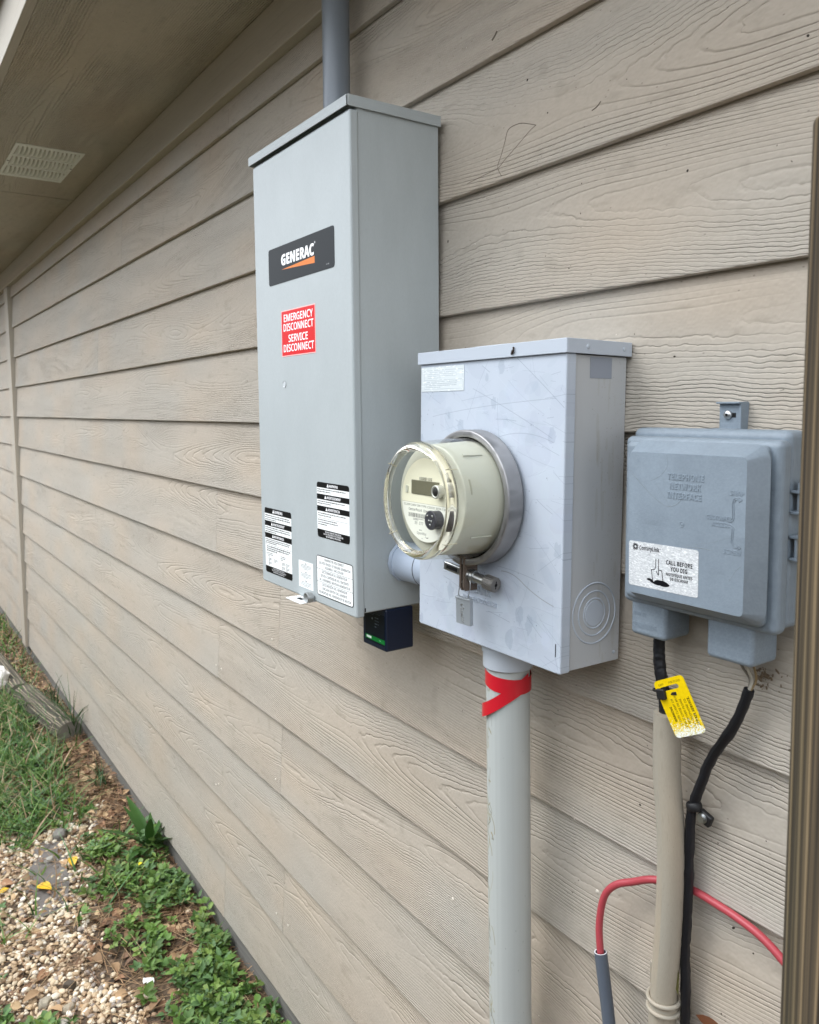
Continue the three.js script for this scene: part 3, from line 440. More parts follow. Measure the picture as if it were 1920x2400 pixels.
  part('cover_rim', lathe([[0.0742, 0.094], [0.0738, 0.0985], [0.072, 0.1022], [0.0688, 0.104], [0.0655, 0.1032], [0.0632, 0.1008], [0.0625, 0.098], [0.0635, 0.0968], [0.0658, 0.0962], [0.0688, 0.095], [0.0715, 0.0925], [0.073, 0.09], [0.0742, 0.094]], 128), solid, cover);
  part('front_glass', new THREE.CircleGeometry(0.0634, 96).translate(0, 0, 0.0992), clear, cover);
  for (const [a, z0, z1] of [[0.62, 0.082, 0.1], [2.5, 0.09, 0.1035], [-0.72, 0.078, 0.098], [3.85, 0.09, 0.1035]]) part('mould_mark', flat(-0.0006, 0.0006, -0.0004, 0.0004, z0, z1).translate(0, 0.0732, 0).rotateZ(a - Math.PI / 2), mat('#cfcab4', 0.3), cover);
}

// ---------------------------------------------------------------- conduit below the meter box with red tape
{
  const tone = canvasTex(512, 2048, (g, w, h) => { g.fillStyle = '#eef0f0'; g.fillRect(0, 0, w, h); const R = rng(66);
    for (let i = 0; i < 90; i++) { g.globalAlpha = 0.05; g.fillStyle = R() < 0.5 ? '#b7bdc4' : '#fff'; g.fillRect(R() * w, 0, 1 + R() * 8, h); }
    for (let i = 0; i < 420; i++) { const x = w * (0.225 + 0.13 * R() * R()), y = R() * h; g.globalAlpha = 0.35 + 0.45 * R(); g.strokeStyle = ['#b3a37c', '#a8a293', '#8e8d86', '#c5b48a'][Math.floor(R() * 4)]; g.lineWidth = 1.5 + R() * 4; g.beginPath(); g.moveTo(x, y); g.quadraticCurveTo(x + R() * 40 - 10, y + R() * 20, x + R() * 50 - 25, y + R() * 60 - 10); g.stroke(); }
    for (let i = 0; i < 120; i++) { g.globalAlpha = 0.3; g.fillStyle = '#8d8f92'; g.beginPath(); g.arc(R() * w, R() * h, 0.6 + R() * 1.6, 0, 7); g.fill(); } g.globalAlpha = 1; });
  tone.wrapS = tone.wrapT = THREE.RepeatWrapping;
  const t = thing('conduit', 'thick pale grey conduit with a scuffed edge dropping from the meter box', 'conduit', [-0.81, -1.5, 0.05]);
  const pipe = new THREE.CylinderGeometry(0.0302, 0.0302, 1.2, 64, 24, false); { const p = pipe.attributes.position; for (let i = 0; i < p.count; i++) { const y = p.getY(i) + 0.6, s = y / 1.2; p.setX(i, p.getX(i) + lerp(-0.004, 0.003, s)); p.setZ(i, p.getZ(i) + lerp(-0.012, 0.011, s)); p.setY(i, y - 0.02); } const u = pipe.attributes.uv; for (let i = 0; i < u.count; i++) u.setX(i, u.getX(i) + 0.35); pipe.computeVertexNormals(); }
  part('pipe', pipe, mat('#bec1be', 0.45, { map: tone }), t);
  const co = mat('#b4bbc3', 0.45); part('coupling', new THREE.LatheGeometry([[0.0305, 1.178], [0.0335, 1.178], [0.0342, 1.1795], [0.0342, 1.1995], [0.036, 1.2005], [0.036, 1.2125], [0.0305, 1.2125]].map(([r, y]) => new THREE.Vector2(r, y)), 64).translate(0.003, 0, 0.011), co, t).userData.label = 'grey coupling at the top of the conduit';
  // red tape: a band round the pipe and a loose end crossing in front
  const tape = thing('red_tape', 'strip of red tape wound round the pale conduit below the meter box', 'tape', [-0.807, -0.36, 0.06]);
  const redM = mat('#c21d2b', 0.32, { side: THREE.DoubleSide });
  const strip = (f, n, w) => { const pos = [], idx = []; for (let i = 0; i <= n; i++) { const { a, y, r, lean, half } = f(i / n); for (const s of [-1, 1]) pos.push(r * Math.cos(a) + s * (lean || 0) * 0.3, y + s * half, r * Math.sin(a)); } for (let i = 0; i < n; i++) { const k = i * 2; idx.push(k, k + 1, k + 2, k + 1, k + 3, k + 2); } const g = new THREE.BufferGeometry(); g.setAttribute('position', new THREE.Float32BufferAttribute(pos, 3)); g.setIndex(idx); g.computeVertexNormals(); return g; };
  part('wound_band', strip((s) => ({ a: s * 6.5 - 1, y: 0.021 + 0.0045 * Math.cos(s * 6.5 - 1) * -1, r: 0.0317 + 0.0002 * Math.sin(s * 40), half: 0.0105 }), 72), redM, tape);
  part('loose_end', strip((s) => ({ a: lerp(-0.25, 2.6, s), y: lerp(0.024, -0.033, s) + 0.002 * Math.sin(s * 7), r: 0.0328 + 0.0004 * Math.sin(s * 9) + 0.004 * s * s * s, half: lerp(0.0105, 0.0095, s) }), 40), redM, tape);
}

// ---------------------------------------------------------------- telephone network interface box
{
  const tone = dataTex(512, 512, (u, v, c) => { const k = 0.93 + 0.07 * fbm(u * 7, v * 7, 301, 4, 7) + 0.02 * vnoise(u * 160, v * 160, 302, 160) - 0.12 * Math.max(0, vnoise(u * 26, v * 26, 303, 26) - 0.7); c[0] = k; c[1] = k * 1.0; c[2] = k * 1.01; }, true);
  const bluegrey = mat('#8b98a2', 0.46, { map: rep(tone, 4, 4), bumpMap: rep(coatBump, 8, 8), bumpScale: 0.00012 });
  const t = thing('telephone_box', 'blue-grey plastic telephone network interface box with two bottom cable outlets', 'telephone box', [-0.519, -0.193, 0.004]);
  const O = t.position;
  wpart('base', box(-0.6185, -0.4265, -0.191, 0.0075, 0.003, 0.036, 0.008, 4), bluegrey, t);
  const cover = wpart('cover', merge([box(-0.6145, -0.4235, -0.1935, -0.0015, 0.0345, 0.0545, 0.0075, 4), box(-0.604, -0.4335, -0.1855, -0.0065, 0.05, 0.0655, 0.007, 4)]), bluegrey, t);
  { const g = new THREE.ExtrudeGeometry(rr(0.1405, 0.155, 0.006), { depth: 0.0005, bevelEnabled: true, bevelSize: 0.012, bevelThickness: 0.02, bevelSegments: 1, curveSegments: 6 }), p = g.attributes.position; for (let i = 0; i < p.count; i++) if (p.getZ(i) < -0.001) p.setZ(i, -0.004); const k = toCreasedNormals(g, 0.4); k.translate(-0.5105, -0.0945, 0.0648); wpart('raised_panel', k, bluegrey, t); }
  wpart('outlet', box(-0.6055, -0.5565, -0.2315, -0.185, 0.003, 0.0505, 0.006, 4), bluegrey, t); wpart('outlet', box(-0.5045, -0.4505, -0.2335, -0.185, 0.003, 0.0505, 0.006, 4), bluegrey, t);
  const FZ = 0.0853;
  const text = [raised('TELEPHONE', 0.0066, 0.0005, -0.5305, -0.044, FZ - 0.0002, 0.86), raised('NETWORK', 0.0066, 0.0005, -0.528, -0.0538, FZ - 0.0002, 0.86), raised('INTERFACE', 0.0066, 0.0005, -0.5305, -0.0636, FZ - 0.0002, 0.86), raised('SNAP', 0.0046, 0.0004, -0.4575, -0.0545, FZ - 0.0002, 0.95), raised('CUSTOMER', 0.0044, 0.0004, -0.4835, -0.0803, FZ - 0.0002, 0.9), raised('ACCESS', 0.0044, 0.0004, -0.4765, -0.0868, FZ - 0.0002, 0.9), raised('SCREW', 0.0046, 0.0004, -0.4635, -0.1125, FZ - 0.0002, 0.95)];
  const arrow = (pts) => tube(pts.map(([x, y]) => V(x, y, FZ + 0.0001)), 0.00045, 40, 6);
  text.push(arrow([[-0.4585, -0.0805], [-0.4555, -0.0805], [-0.4528, -0.078], [-0.4527, -0.062], [-0.451, -0.0588], [-0.447, -0.0588]]), arrow([[-0.4585, -0.0835], [-0.4555, -0.0835], [-0.4528, -0.086], [-0.453, -0.1005], [-0.451, -0.1035], [-0.447, -0.1035]]), arrow([[-0.4585, -0.0795], [-0.457, -0.0792], [-0.4545, -0.077], [-0.4543, -0.062], [-0.452, -0.0572], [-0.4475, -0.0572]]), arrow([[-0.4585, -0.0845], [-0.457, -0.0848], [-0.4545, -0.087], [-0.4547, -0.1005], [-0.452, -0.105], [-0.4475, -0.105]]), arrow([[-0.4475, -0.0555], [-0.4445, -0.058], [-0.4475, -0.0605]]), arrow([[-0.4475, -0.102], [-0.4445, -0.1043], [-0.4475, -0.1067]]));
  wpart('raised_lettering', merge(text), bluegrey, t);
  wpart('maker_name', merge([raised('CORNING', 0.0058, 0.0004, -0.602, -0.2215, 0.0504, 0.9), raised('MFD BY', 0.0042, 0.0004, -0.601, -0.2075, 0.0504, 0.9)]), bluegrey, t);
  wpart('moulding_dot', merge([new THREE.TorusGeometry(0.0026, 0.0004, 6, 24).translate(-0.5115, -0.0895, FZ), new THREE.SphereGeometry(0.0012, 10, 8).scale(1, 1, 0.5).translate(-0.5115, -0.0895, FZ)]), bluegrey, t);
  const sk = part('sticker', plate(0.0885, 0.049, 0.0004, 0.003), printed(canvasTex(886, 490, (g, w, h) => {
    const R = rng(12); g.fillStyle = '#c9ccce'; g.fillRect(0, 0, w, h); for (let i = 0; i < 2600; i++) { g.globalAlpha = 0.25 + 0.5 * R(); g.fillStyle = R() < 0.62 ? '#f4f6f6' : '#a7abae'; const x = R() * w, y = R() * h; g.save(); g.translate(x, y); g.rotate(0.12); g.beginPath(); g.ellipse(0, 0, 3 + R() * 18, 1 + R() * (R() < 0.1 ? 9 : 3), 0, 0, 7); g.fill(); g.restore(); } g.globalAlpha = 1;
    g.fillStyle = '#141418'; g.strokeStyle = '#141418'; g.lineWidth = 11; for (let i = 0; i < 12; i++) { const a = i * Math.PI / 6 + 0.2; g.beginPath(); g.moveTo(88 + 13 * Math.cos(a), 58 + 13 * Math.sin(a)); g.lineTo(88 + 40 * Math.cos(a), 58 + 40 * Math.sin(a)); g.stroke(); }
    fitText(g, 'Century', 140, 84, 168, 60, true, 'left'); fitText(g, 'Link', 306, 84, 100, 60, true, 'left'); g.font = '16px sans-serif'; g.fillText('\u00ae', 410, 56);
    fitText(g, 'CALL BEFORE', 655, 198, 330, 62); fitText(g, 'YOU DIG', 655, 262, 210, 62); fitText(g, 'NOTIFIQUE ANTES', 655, 318, 330, 42); fitText(g, 'DE EXCAVAR', 655, 362, 226, 42);
    g.lineWidth = 9; g.lineJoin = 'round'; g.beginPath(); g.moveTo(362, 158); g.lineTo(358, 250); g.quadraticCurveTo(352, 276, 334, 280); g.lineTo(304, 282); g.lineTo(322, 400); g.moveTo(396, 156); g.lineTo(398, 330); g.quadraticCurveTo(378, 318, 372, 288); g.moveTo(398, 276); g.lineTo(438, 276); g.lineTo(458, 396); g.stroke();
    g.beginPath(); g.moveTo(240, 398); g.quadraticCurveTo(262, 372, 300, 384); g.quadraticCurveTo(322, 390, 336, 412); g.quadraticCurveTo(372, 372, 420, 384); g.quadraticCurveTo(470, 376, 520, 404); g.quadraticCurveTo(560, 418, 520, 436); g.quadraticCurveTo(470, 452, 420, 440); g.quadraticCurveTo(370, 446, 330, 430); g.quadraticCurveTo(300, 426, 286, 410); g.quadraticCurveTo(260, 408, 240, 398); g.fill();
  }), 0.34), t); sk.rotation.z = 0.012; sk.position.set(-0.5348 - O.x, -0.1387 - O.y, FZ - 0.0001 - O.z); sk.userData.label = 'silver call before you dig sticker with a shovel';
  // mounting tab with screw on top
  const tab = wpart('mounting_tab', merge([box(-0.5225, -0.4965, 0.004, 0.0355, 0.008, 0.0105, 0.0008), box(-0.4985, -0.4955, 0.004, 0.0355, -0.004, 0.0125, 0.0008), box(-0.5235, -0.4955, 0.034, 0.0362, -0.002, 0.016, 0.0008), box(-0.5225, -0.496, 0.004, 0.008, 0.004, 0.022, 0.0008)]), bluegrey, t);
  wpart('tab_slot', merge([flat(-0.5145, -0.5025, 0.0195, 0.0245, 0.0106, 0.0108)]), darkHole, t);
  wpart('tab_screw', merge([lathe([[0.0001, 0.0034], [0.0016, 0.0036], [0.0042, 0.0028], [0.0048, 0.0012], [0.0048, 0]], 24)]).translate(-0.5115, 0.0222, 0.0106), steel, t);
  wpart('screw_recess', cyl(0.0016, 0.0006, 8).translate(-0.5115, 0.0222, 0.0142), darkHole, t);
  for (const y of [-0.052, -0.0725, -0.0965, -0.1185]) wpart('hinge_rib', box(-0.426, -0.4135, y - 0.0014, y + 0.0014, 0.012, 0.034, 0.0008), bluegrey, t);
  wpart('hinge_bar', box(-0.4215, -0.4195, -0.1185, -0.0945, 0.014, 0.032, 0.0006), bluegrey, t); wpart('hinge_bar', box(-0.4215, -0.4195, -0.0725, -0.043, 0.014, 0.03, 0.0006), bluegrey, t);
  // scratches worn into the cover
  const scratch = mat('#7a8286', 0.8), sc = (pts, r) => tube(pts.map(([x, y]) => V(x, y, FZ - 0.0001)), r, 30, 5);
  wpart('scratches', merge([sc([[-0.577, -0.041], [-0.56, -0.055], [-0.545, -0.066], [-0.53, -0.0725], [-0.518, -0.069], [-0.512, -0.063]], 0.0003), sc([[-0.532, -0.0185], [-0.531, -0.03], [-0.54, -0.041], [-0.552, -0.047]], 0.00025), sc([[-0.545, -0.05], [-0.534, -0.063], [-0.528, -0.071]], 0.0002), sc([[-0.495, -0.108], [-0.475, -0.103], [-0.45, -0.094]], 0.0002), sc([[-0.456, -0.139], [-0.449, -0.128], [-0.443, -0.122]], 0.00025), sc([[-0.507, -0.112], [-0.49, -0.111], [-0.477, -0.1115]], 0.0003)]), scratch, t);
}

// ---------------------------------------------------------------- telephone conduit, cables, tag
function rough(g, amp, f, seed) { const p = g.attributes.position, n = g.attributes.normal; for (let i = 0; i < p.count; i++) { const k = amp * (vnoise(p.getX(i) * f + p.getZ(i) * f * 0.7, p.getY(i) * f, seed) + 0.6 * vnoise(p.getX(i) * f * 2.3, p.getY(i) * f * 2.3 + p.getZ(i) * f, seed + 1)); p.setXYZ(i, p.getX(i) + n.getX(i) * k, p.getY(i) + n.getY(i) * k, p.getZ(i) + n.getZ(i) * k); } g.computeVertexNormals(); return g; }
{
  const beigePaint = mat('#a89f8f', 0.5, { map: rep(paintTone[1], 1, 2) });
  const z = 0.025, cond = capped([V(-0.5695, -0.322, z), V(-0.57, -0.35, z), V(-0.5685, -0.4, z), V(-0.563, -0.45, z), V(-0.5608, -0.49, z), V(-0.5605, -0.53, z), V(-0.562, -0.59, z), V(-0.5665, -0.67, z), V(-0.5705, -0.76, z), V(-0.577, -1.0, z), V(-0.582, -1.52, z)], 0.0158, 120, 32);
  single('conduit', cond, beigePaint, 'beige painted conduit, slightly bent, below the telephone box', 'conduit');
  const strap = thing('pipe_strap', 'beige painted strap holding the bent beige conduit to the wall', 'pipe strap', [-0.5665, -0.676, 0.025]);
  for (const y of [0.004, -0.008]) part('strap_band', new THREE.TorusGeometry(0.0182, 0.0026, 8, 48).scale(1, 1, 1.1).rotateX(Math.PI / 2).translate(0, y, 0), beigePaint, strap);
  part('strap_saddle', new THREE.CylinderGeometry(0.0172, 0.0172, 0.012, 48, 1, true).translate(0, -0.002, 0), beigePaint, strap);
  part('strap_foot', box(-0.036, -0.014, -0.008, 0.022, -0.024, -0.018, 0.002), beigePaint, strap); part('foot_screw', new THREE.SphereGeometry(0.0035, 10, 8).scale(1, 1, 0.5).translate(-0.026, 0.008, -0.0178), black, strap);
  const rubber = mat('#0d0f15', 0.5);
  single('black_cable', rough(capped([V(-0.582, -0.222, 0.027), V(-0.5815, -0.26, 0.027), V(-0.5745, -0.3, 0.027), V(-0.57, -0.34, 0.026)], 0.0068, 60, 16), 0.0006, 300, 5), rubber, 'rough black cable dropping from the telephone box into the beige conduit', 'cable');
  const zc = 0.016;
  const cable2 = thing('black_cable', 'long black cable hanging beside the bent beige conduit', 'cable', [-0.54, -0.7, zc]);
  wpart('sheath', rough(capped([V(-0.474, -0.268, zc), V(-0.4795, -0.286, zc), V(-0.4895, -0.312, zc), V(-0.5155, -0.357, zc), V(-0.5325, -0.403, zc), V(-0.541, -0.433, zc), V(-0.5425, -0.477, zc), V(-0.5425, -0.528, zc), V(-0.5435, -0.57, zc), V(-0.5448, -0.606, zc), V(-0.543, -0.65, zc), V(-0.5425, -0.694, zc), V(-0.545, -0.8, zc), V(-0.55, -1.1, zc), V(-0.552, -1.52, zc)], 0.0056, 200, 14), 0.0007, 160, 9), rubber, cable2);
  for (const [dx, c, r] of [[0, '#a39d90', 0.0021], [0.004, '#7d6a4a', 0.0012], [-0.003, '#7c756b', 0.0014]]) wpart('bared_wire', tube([V(-0.474 + dx * 0.3, -0.27, zc), V(-0.472 + dx, -0.258, zc - 0.002), V(-0.474 + dx * 2, -0.246, zc + 0.003), V(-0.478 + dx * 2.5, -0.232, zc + 0.008)], r, 20, 8), mat(c, 0.6), cable2);
  const clip = thing('cable_clip', 'black plastic clip screwed over the long black cable', 'cable clip', [-0.537, -0.426, zc]);
  part('saddle', new THREE.TorusGeometry(0.0068, 0.0022, 8, 28).scale(1, 1, 2.4).rotateX(Math.PI / 2).rotateZ(0.3).translate(-0.0005, 0.002, 0), black, clip);
  part('lug', box(0.005, 0.022, -0.011, 0.003, -0.008, -0.001, 0.002).rotateZ(-0.35), black, clip);
  part('hex_screw', merge([new THREE.CylinderGeometry(0.0046, 0.0046, 0.004, 6).rotateX(Math.PI / 2), cyl(0.0058, 0.0012, 20).translate(0, 0, -0.002)]).translate(0.01, -0.008, 0.0015), steel, clip);
  // yellow tag
  const tagTex = canvasTex(400, 640, (g, w, h) => {
    const R = rng(44); g.fillStyle = '#e8c60a'; g.fillRect(0, 0, w, h);
    for (let i = 0; i < 400; i++) { g.globalAlpha = 0.12; g.fillStyle = R() < 0.5 ? '#f7dd2a' : '#caa704'; g.beginPath(); g.arc(R() * w, R() * h, 3 + R() * 20, 0, 7); g.fill(); } g.globalAlpha = 1;
    g.fillStyle = '#3b3410'; g.save(); g.font = '34px sans-serif'; g.fillText('GMP', 52, 62); g.fillText('P/N 01068', 190, 62); g.restore();
    const col = (s, x, y, L, px, b) => { g.save(); g.translate(x, y); g.rotate(-Math.PI / 2); fitText(g, s, 0, 0, L, px, b, 'left'); g.restore(); };
    col('WARNING', 106, 470, 170, 40, true); col('IF THIS CLAMP OR', 158, 520, 300, 36, false); col('WIRE IS LOOSE OR MUST', 210, 560, 380, 36, false); col('BE REMOVED PLEASE', 262, 570, 330, 36, false); col('CALL TELEPHONE CO.', 314, 575, 330, 36, false); col('REPAIR SERVICE.', 368, 555, 320, 42, true);
    for (let i = 0; i < 1500; i++) { const y = h - 260 * R() * R(), x = R() * w, k = clamp(1 - (h - y) / 260); if (R() > k * 0.9 + 0.05) continue; g.globalAlpha = 0.9; g.fillStyle = R() < 0.75 ? '#eef1ea' : (R() < 0.5 ? '#bdb25a' : '#d8cf8e'); g.beginPath(); g.ellipse(x, y, 2 + R() * 12 * k, 2 + R() * 8 * k, R() * 3, 0, 7); g.fill(); }
    for (let i = 0; i < 60; i++) { g.fillStyle = '#9a8d22'; g.globalAlpha = 0.6; g.fillRect(R() * w, h - 200 * R(), 1 + R() * 10, 1 + R() * 6); } g.globalAlpha = 1; });
  const sh = rr(0.036, 0.058, 0.005), hole = new THREE.Path(); hole.moveTo(-0.011, 0.0175); hole.lineTo(0.007, 0.0175); hole.absarc(0.007, 0.0197, 0.0022, -Math.PI / 2, Math.PI / 2, false); hole.lineTo(-0.011, 0.0219); hole.absarc(-0.011, 0.0197, 0.0022, Math.PI / 2, Math.PI * 1.5, false); sh.holes.push(hole);
  const tg = unitUV(new THREE.ExtrudeGeometry(sh, { depth: 0.0008, bevelEnabled: false, curveSegments: 6, steps: 1 }));
  const tag = thing('warning_tag', 'yellow worn plastic warning tag tied to the black cable', 'tag', [-0.531, -0.2955, 0.056]);
  tag.rotation.set(0.04, 0.12, 0.47); tag.scale.setScalar(1.1);
  part('tag_sheet', tg, printed(tagTex, 0.38), tag).userData.label = 'yellow printed sheet, paint worn white at the lower end';
  const tie = thing('cable_tie', 'black plastic cable tie through the slot of the yellow tag', 'cable tie', [-0.5505, -0.2865, 0.05]);
  part('tie_head', box(-0.0065, 0.0045, -0.006, 0.006, 0.003, 0.0135, 0.0018).rotateZ(0.2), black, tie);
  part('tie_strap', merge([box(0.002, 0.0175, -0.0019, 0.0019, 0.006, 0.0085, 0.0006).rotateZ(0.3), tube([V(0.013, 0.004, -0.011), V(-0.008, -0.004, -0.02), V(-0.03, -0.01, -0.03), V(-0.037, -0.012, -0.022), V(-0.026, -0.009, -0.012), V(-0.013, -0.004, 0.001), V(-0.006, -0.001, 0.006)], 0.0014, 50, 8)]), black, tie);
  // red wire and its small conduit
  single('red_wire', tube([V(-0.6405, -0.79, 0.03), V(-0.6555, -0.7, 0.03), V(-0.6622, -0.66, 0.03), V(-0.6655, -0.632, 0.028), V(-0.66, -0.592, 0.024), V(-0.646, -0.573, 0.02), V(-0.624, -0.56, 0.014), V(-0.6, -0.5455, 0.012), V(-0.585, -0.541, 0.008), V(-0.562, -0.5365, 0.0055), V(-0.541, -0.5325, 0.0055), V(-0.51, -0.532, 0.007), V(-0.487, -0.533, 0.008), V(-0.4575, -0.5385, 0.008), V(-0.432, -0.5505, 0.008), V(-0.4, -0.575, 0.008), V(-0.34, -0.66, 0.008), V(-0.3, -0.8, 0.01), V(-0.29, -1.5, 0.012)], 0.0046, 220, 14), mat('#a8424a', 0.42), 'red insulated wire looping out of the thin grey conduit behind the beige conduit', 'wire');
  const slate = mat('#555d68', 0.45), sc = thing('conduit', 'thin dark grey conduit stub holding the red wire', 'conduit', [-0.62, -1.5, 0.03]);
  { const c = new THREE.CatmullRomCurve3([V(-0.661, -0.668, 0.03), V(-0.645, -0.757, 0.03), V(-0.632, -0.85, 0.03), V(-0.62, -1.1, 0.03), V(-0.615, -1.52, 0.03)]); const out = new THREE.TubeGeometry(c, 40, 0.0083, 24), inn = new THREE.TubeGeometry(c, 40, 0.0066, 24); const rim = new THREE.RingGeometry(0.0066, 0.0083, 24); rim.applyQuaternion(new THREE.Quaternion().setFromUnitVectors(V(0, 0, 1), c.getTangent(0).negate())); rim.translate(-0.661, -0.668, 0.03); wpart('pipe', merge([out, inn]), slate, sc); wpart('cut_end', rim, mat('#c9cccf', 0.6), sc); }
}
// ---------------------------------------------------------------- rough wooden post beside the camera
{
  const wm = mat('#cdbda4', 0.9, { map: woodGrey, bumpMap: woodGreyBump, bumpScale: 0.0015 });
  const t = thing('fence_post', 'weathered grey-brown wooden post standing out of focus in front of the wall', 'post', [-0.224, -1.55, 0.256]);
  const g = box(-0.0445, 0.0445, 0, 1.752, -0.0445, 0.0445, 0.004, 3), p = g.attributes.position, u = g.attributes.uv, n = g.attributes.normal;
  for (let i = 0; i < p.count; i++) { const side = Math.abs(n.getX(i)) > 0.7; u.setXY(i, (side ? p.getZ(i) : p.getX(i)) / 0.09 * 0.9 + 0.5, p.getY(i) / 1.9); if (p.getY(i) > 1.7) p.setY(i, p.getY(i) + (p.getX(i) + 0.0445) * 0.25); p.setX(i, p.getX(i) + 0.0014 * vnoise(p.getY(i) * 6, 0.4, 55)); }
  g.computeVertexNormals(); part('timber', g, wm, t);
}
// ---------------------------------------------------------------- stones, timbers, litter and plants along the foot of the wall
const leafSide = { side: THREE.DoubleSide };
function stoneGeo(seed, sx, sy, sz, det = 3) { const g = new THREE.IcosahedronGeometry(1, det), p = g.attributes.position; for (let i = 0; i < p.count; i++) { const v = V(p.getX(i), p.getY(i), p.getZ(i)).normalize(), k = 1 + 0.16 * vnoise(v.x * 1.6 + v.z, v.y * 1.6 + v.z * 0.7, seed) + 0.07 * vnoise(v.x * 4, v.y * 4 + v.z * 3, seed + 1); p.setXYZ(i, v.x * k * sx, v.y * k * sy, v.z * k * sz); } return toCreasedNormals(g, 1.2); }
function strew(name, geo, material, n, place, label, category, seed) { // countless small pieces: one object
  const R = rng(seed), m = new THREE.InstancedMesh(geo, material, n), o = new THREE.Object3D(), c = new THREE.Color(); let k = 0, tries = 0;
  while (k < n && tries++ < n * 40) { if (!place(R, o, c)) continue; o.updateMatrix(); m.setMatrixAt(k, o.matrix); m.setColorAt(k, c); k++; }
  m.count = k; m.name = name; shadowed(m); scene.add(m); info(m, label, category, null, 'stuff'); return m;
}
const gravelHere = (x, z) => { const edge = 0.2 + 0.09 * vnoise(x * 3.1, 4, 21) + 0.05 * vnoise(x * 9, 2, 22) - 0.12 * clamp((-2.75 - x) / 0.3) + 0.1 * clamp((x + 2.55) / 0.4); return x > -3.25 && x < -0.9 && z > edge ? clamp((z - edge) / 0.07) * clamp((x + 3.25) / 0.15) : 0; };
const clothHere = (x, z) => { const dx = x + 2.79, dz = z - 0.35 - dx * 0.24; return (dx / 0.19) ** 2 + (dz / 0.045) ** 2 < 1 + 0.5 * vnoise(x * 14, z * 20, 73); };
const grassHere = (x, z) => { const a = clamp((-3.02 - x + 0.1 * vnoise(x * 3, z * 6, 24)) / 0.2) * clamp((x + 4.75) / 0.3) * clamp((z - 0.1 - 0.05 * vnoise(x * 5, 1, 25)) / 0.08); const b = 0.55 * clamp((z - 0.5) / 0.1) * clamp((-2.25 - x) / 0.1) * clamp((x + 3.4) / 0.2); return Math.max(a, b); };
const coverHere = (x, z) => { const edge = 0.31 + 0.08 * vnoise(x * 3.1, 4, 21) + 0.09 * clamp((x + 2.3) / 0.5); const a = clamp((edge - z) / 0.14) * clamp((x + 2.95) / 0.25) * clamp(0.4 + 0.55 * vnoise(x * 7, z * 10, 27) + 0.45 * vnoise(x * 17, z * 19, 29)); const b = 0.75 * clamp((z - 0.42) / 0.08) * clamp((x + 2.28) / 0.12) * clamp(0.4 + vnoise(x * 8, z * 8, 28)); return Math.max(a, b, 0.3 * grassHere(x, z)); };
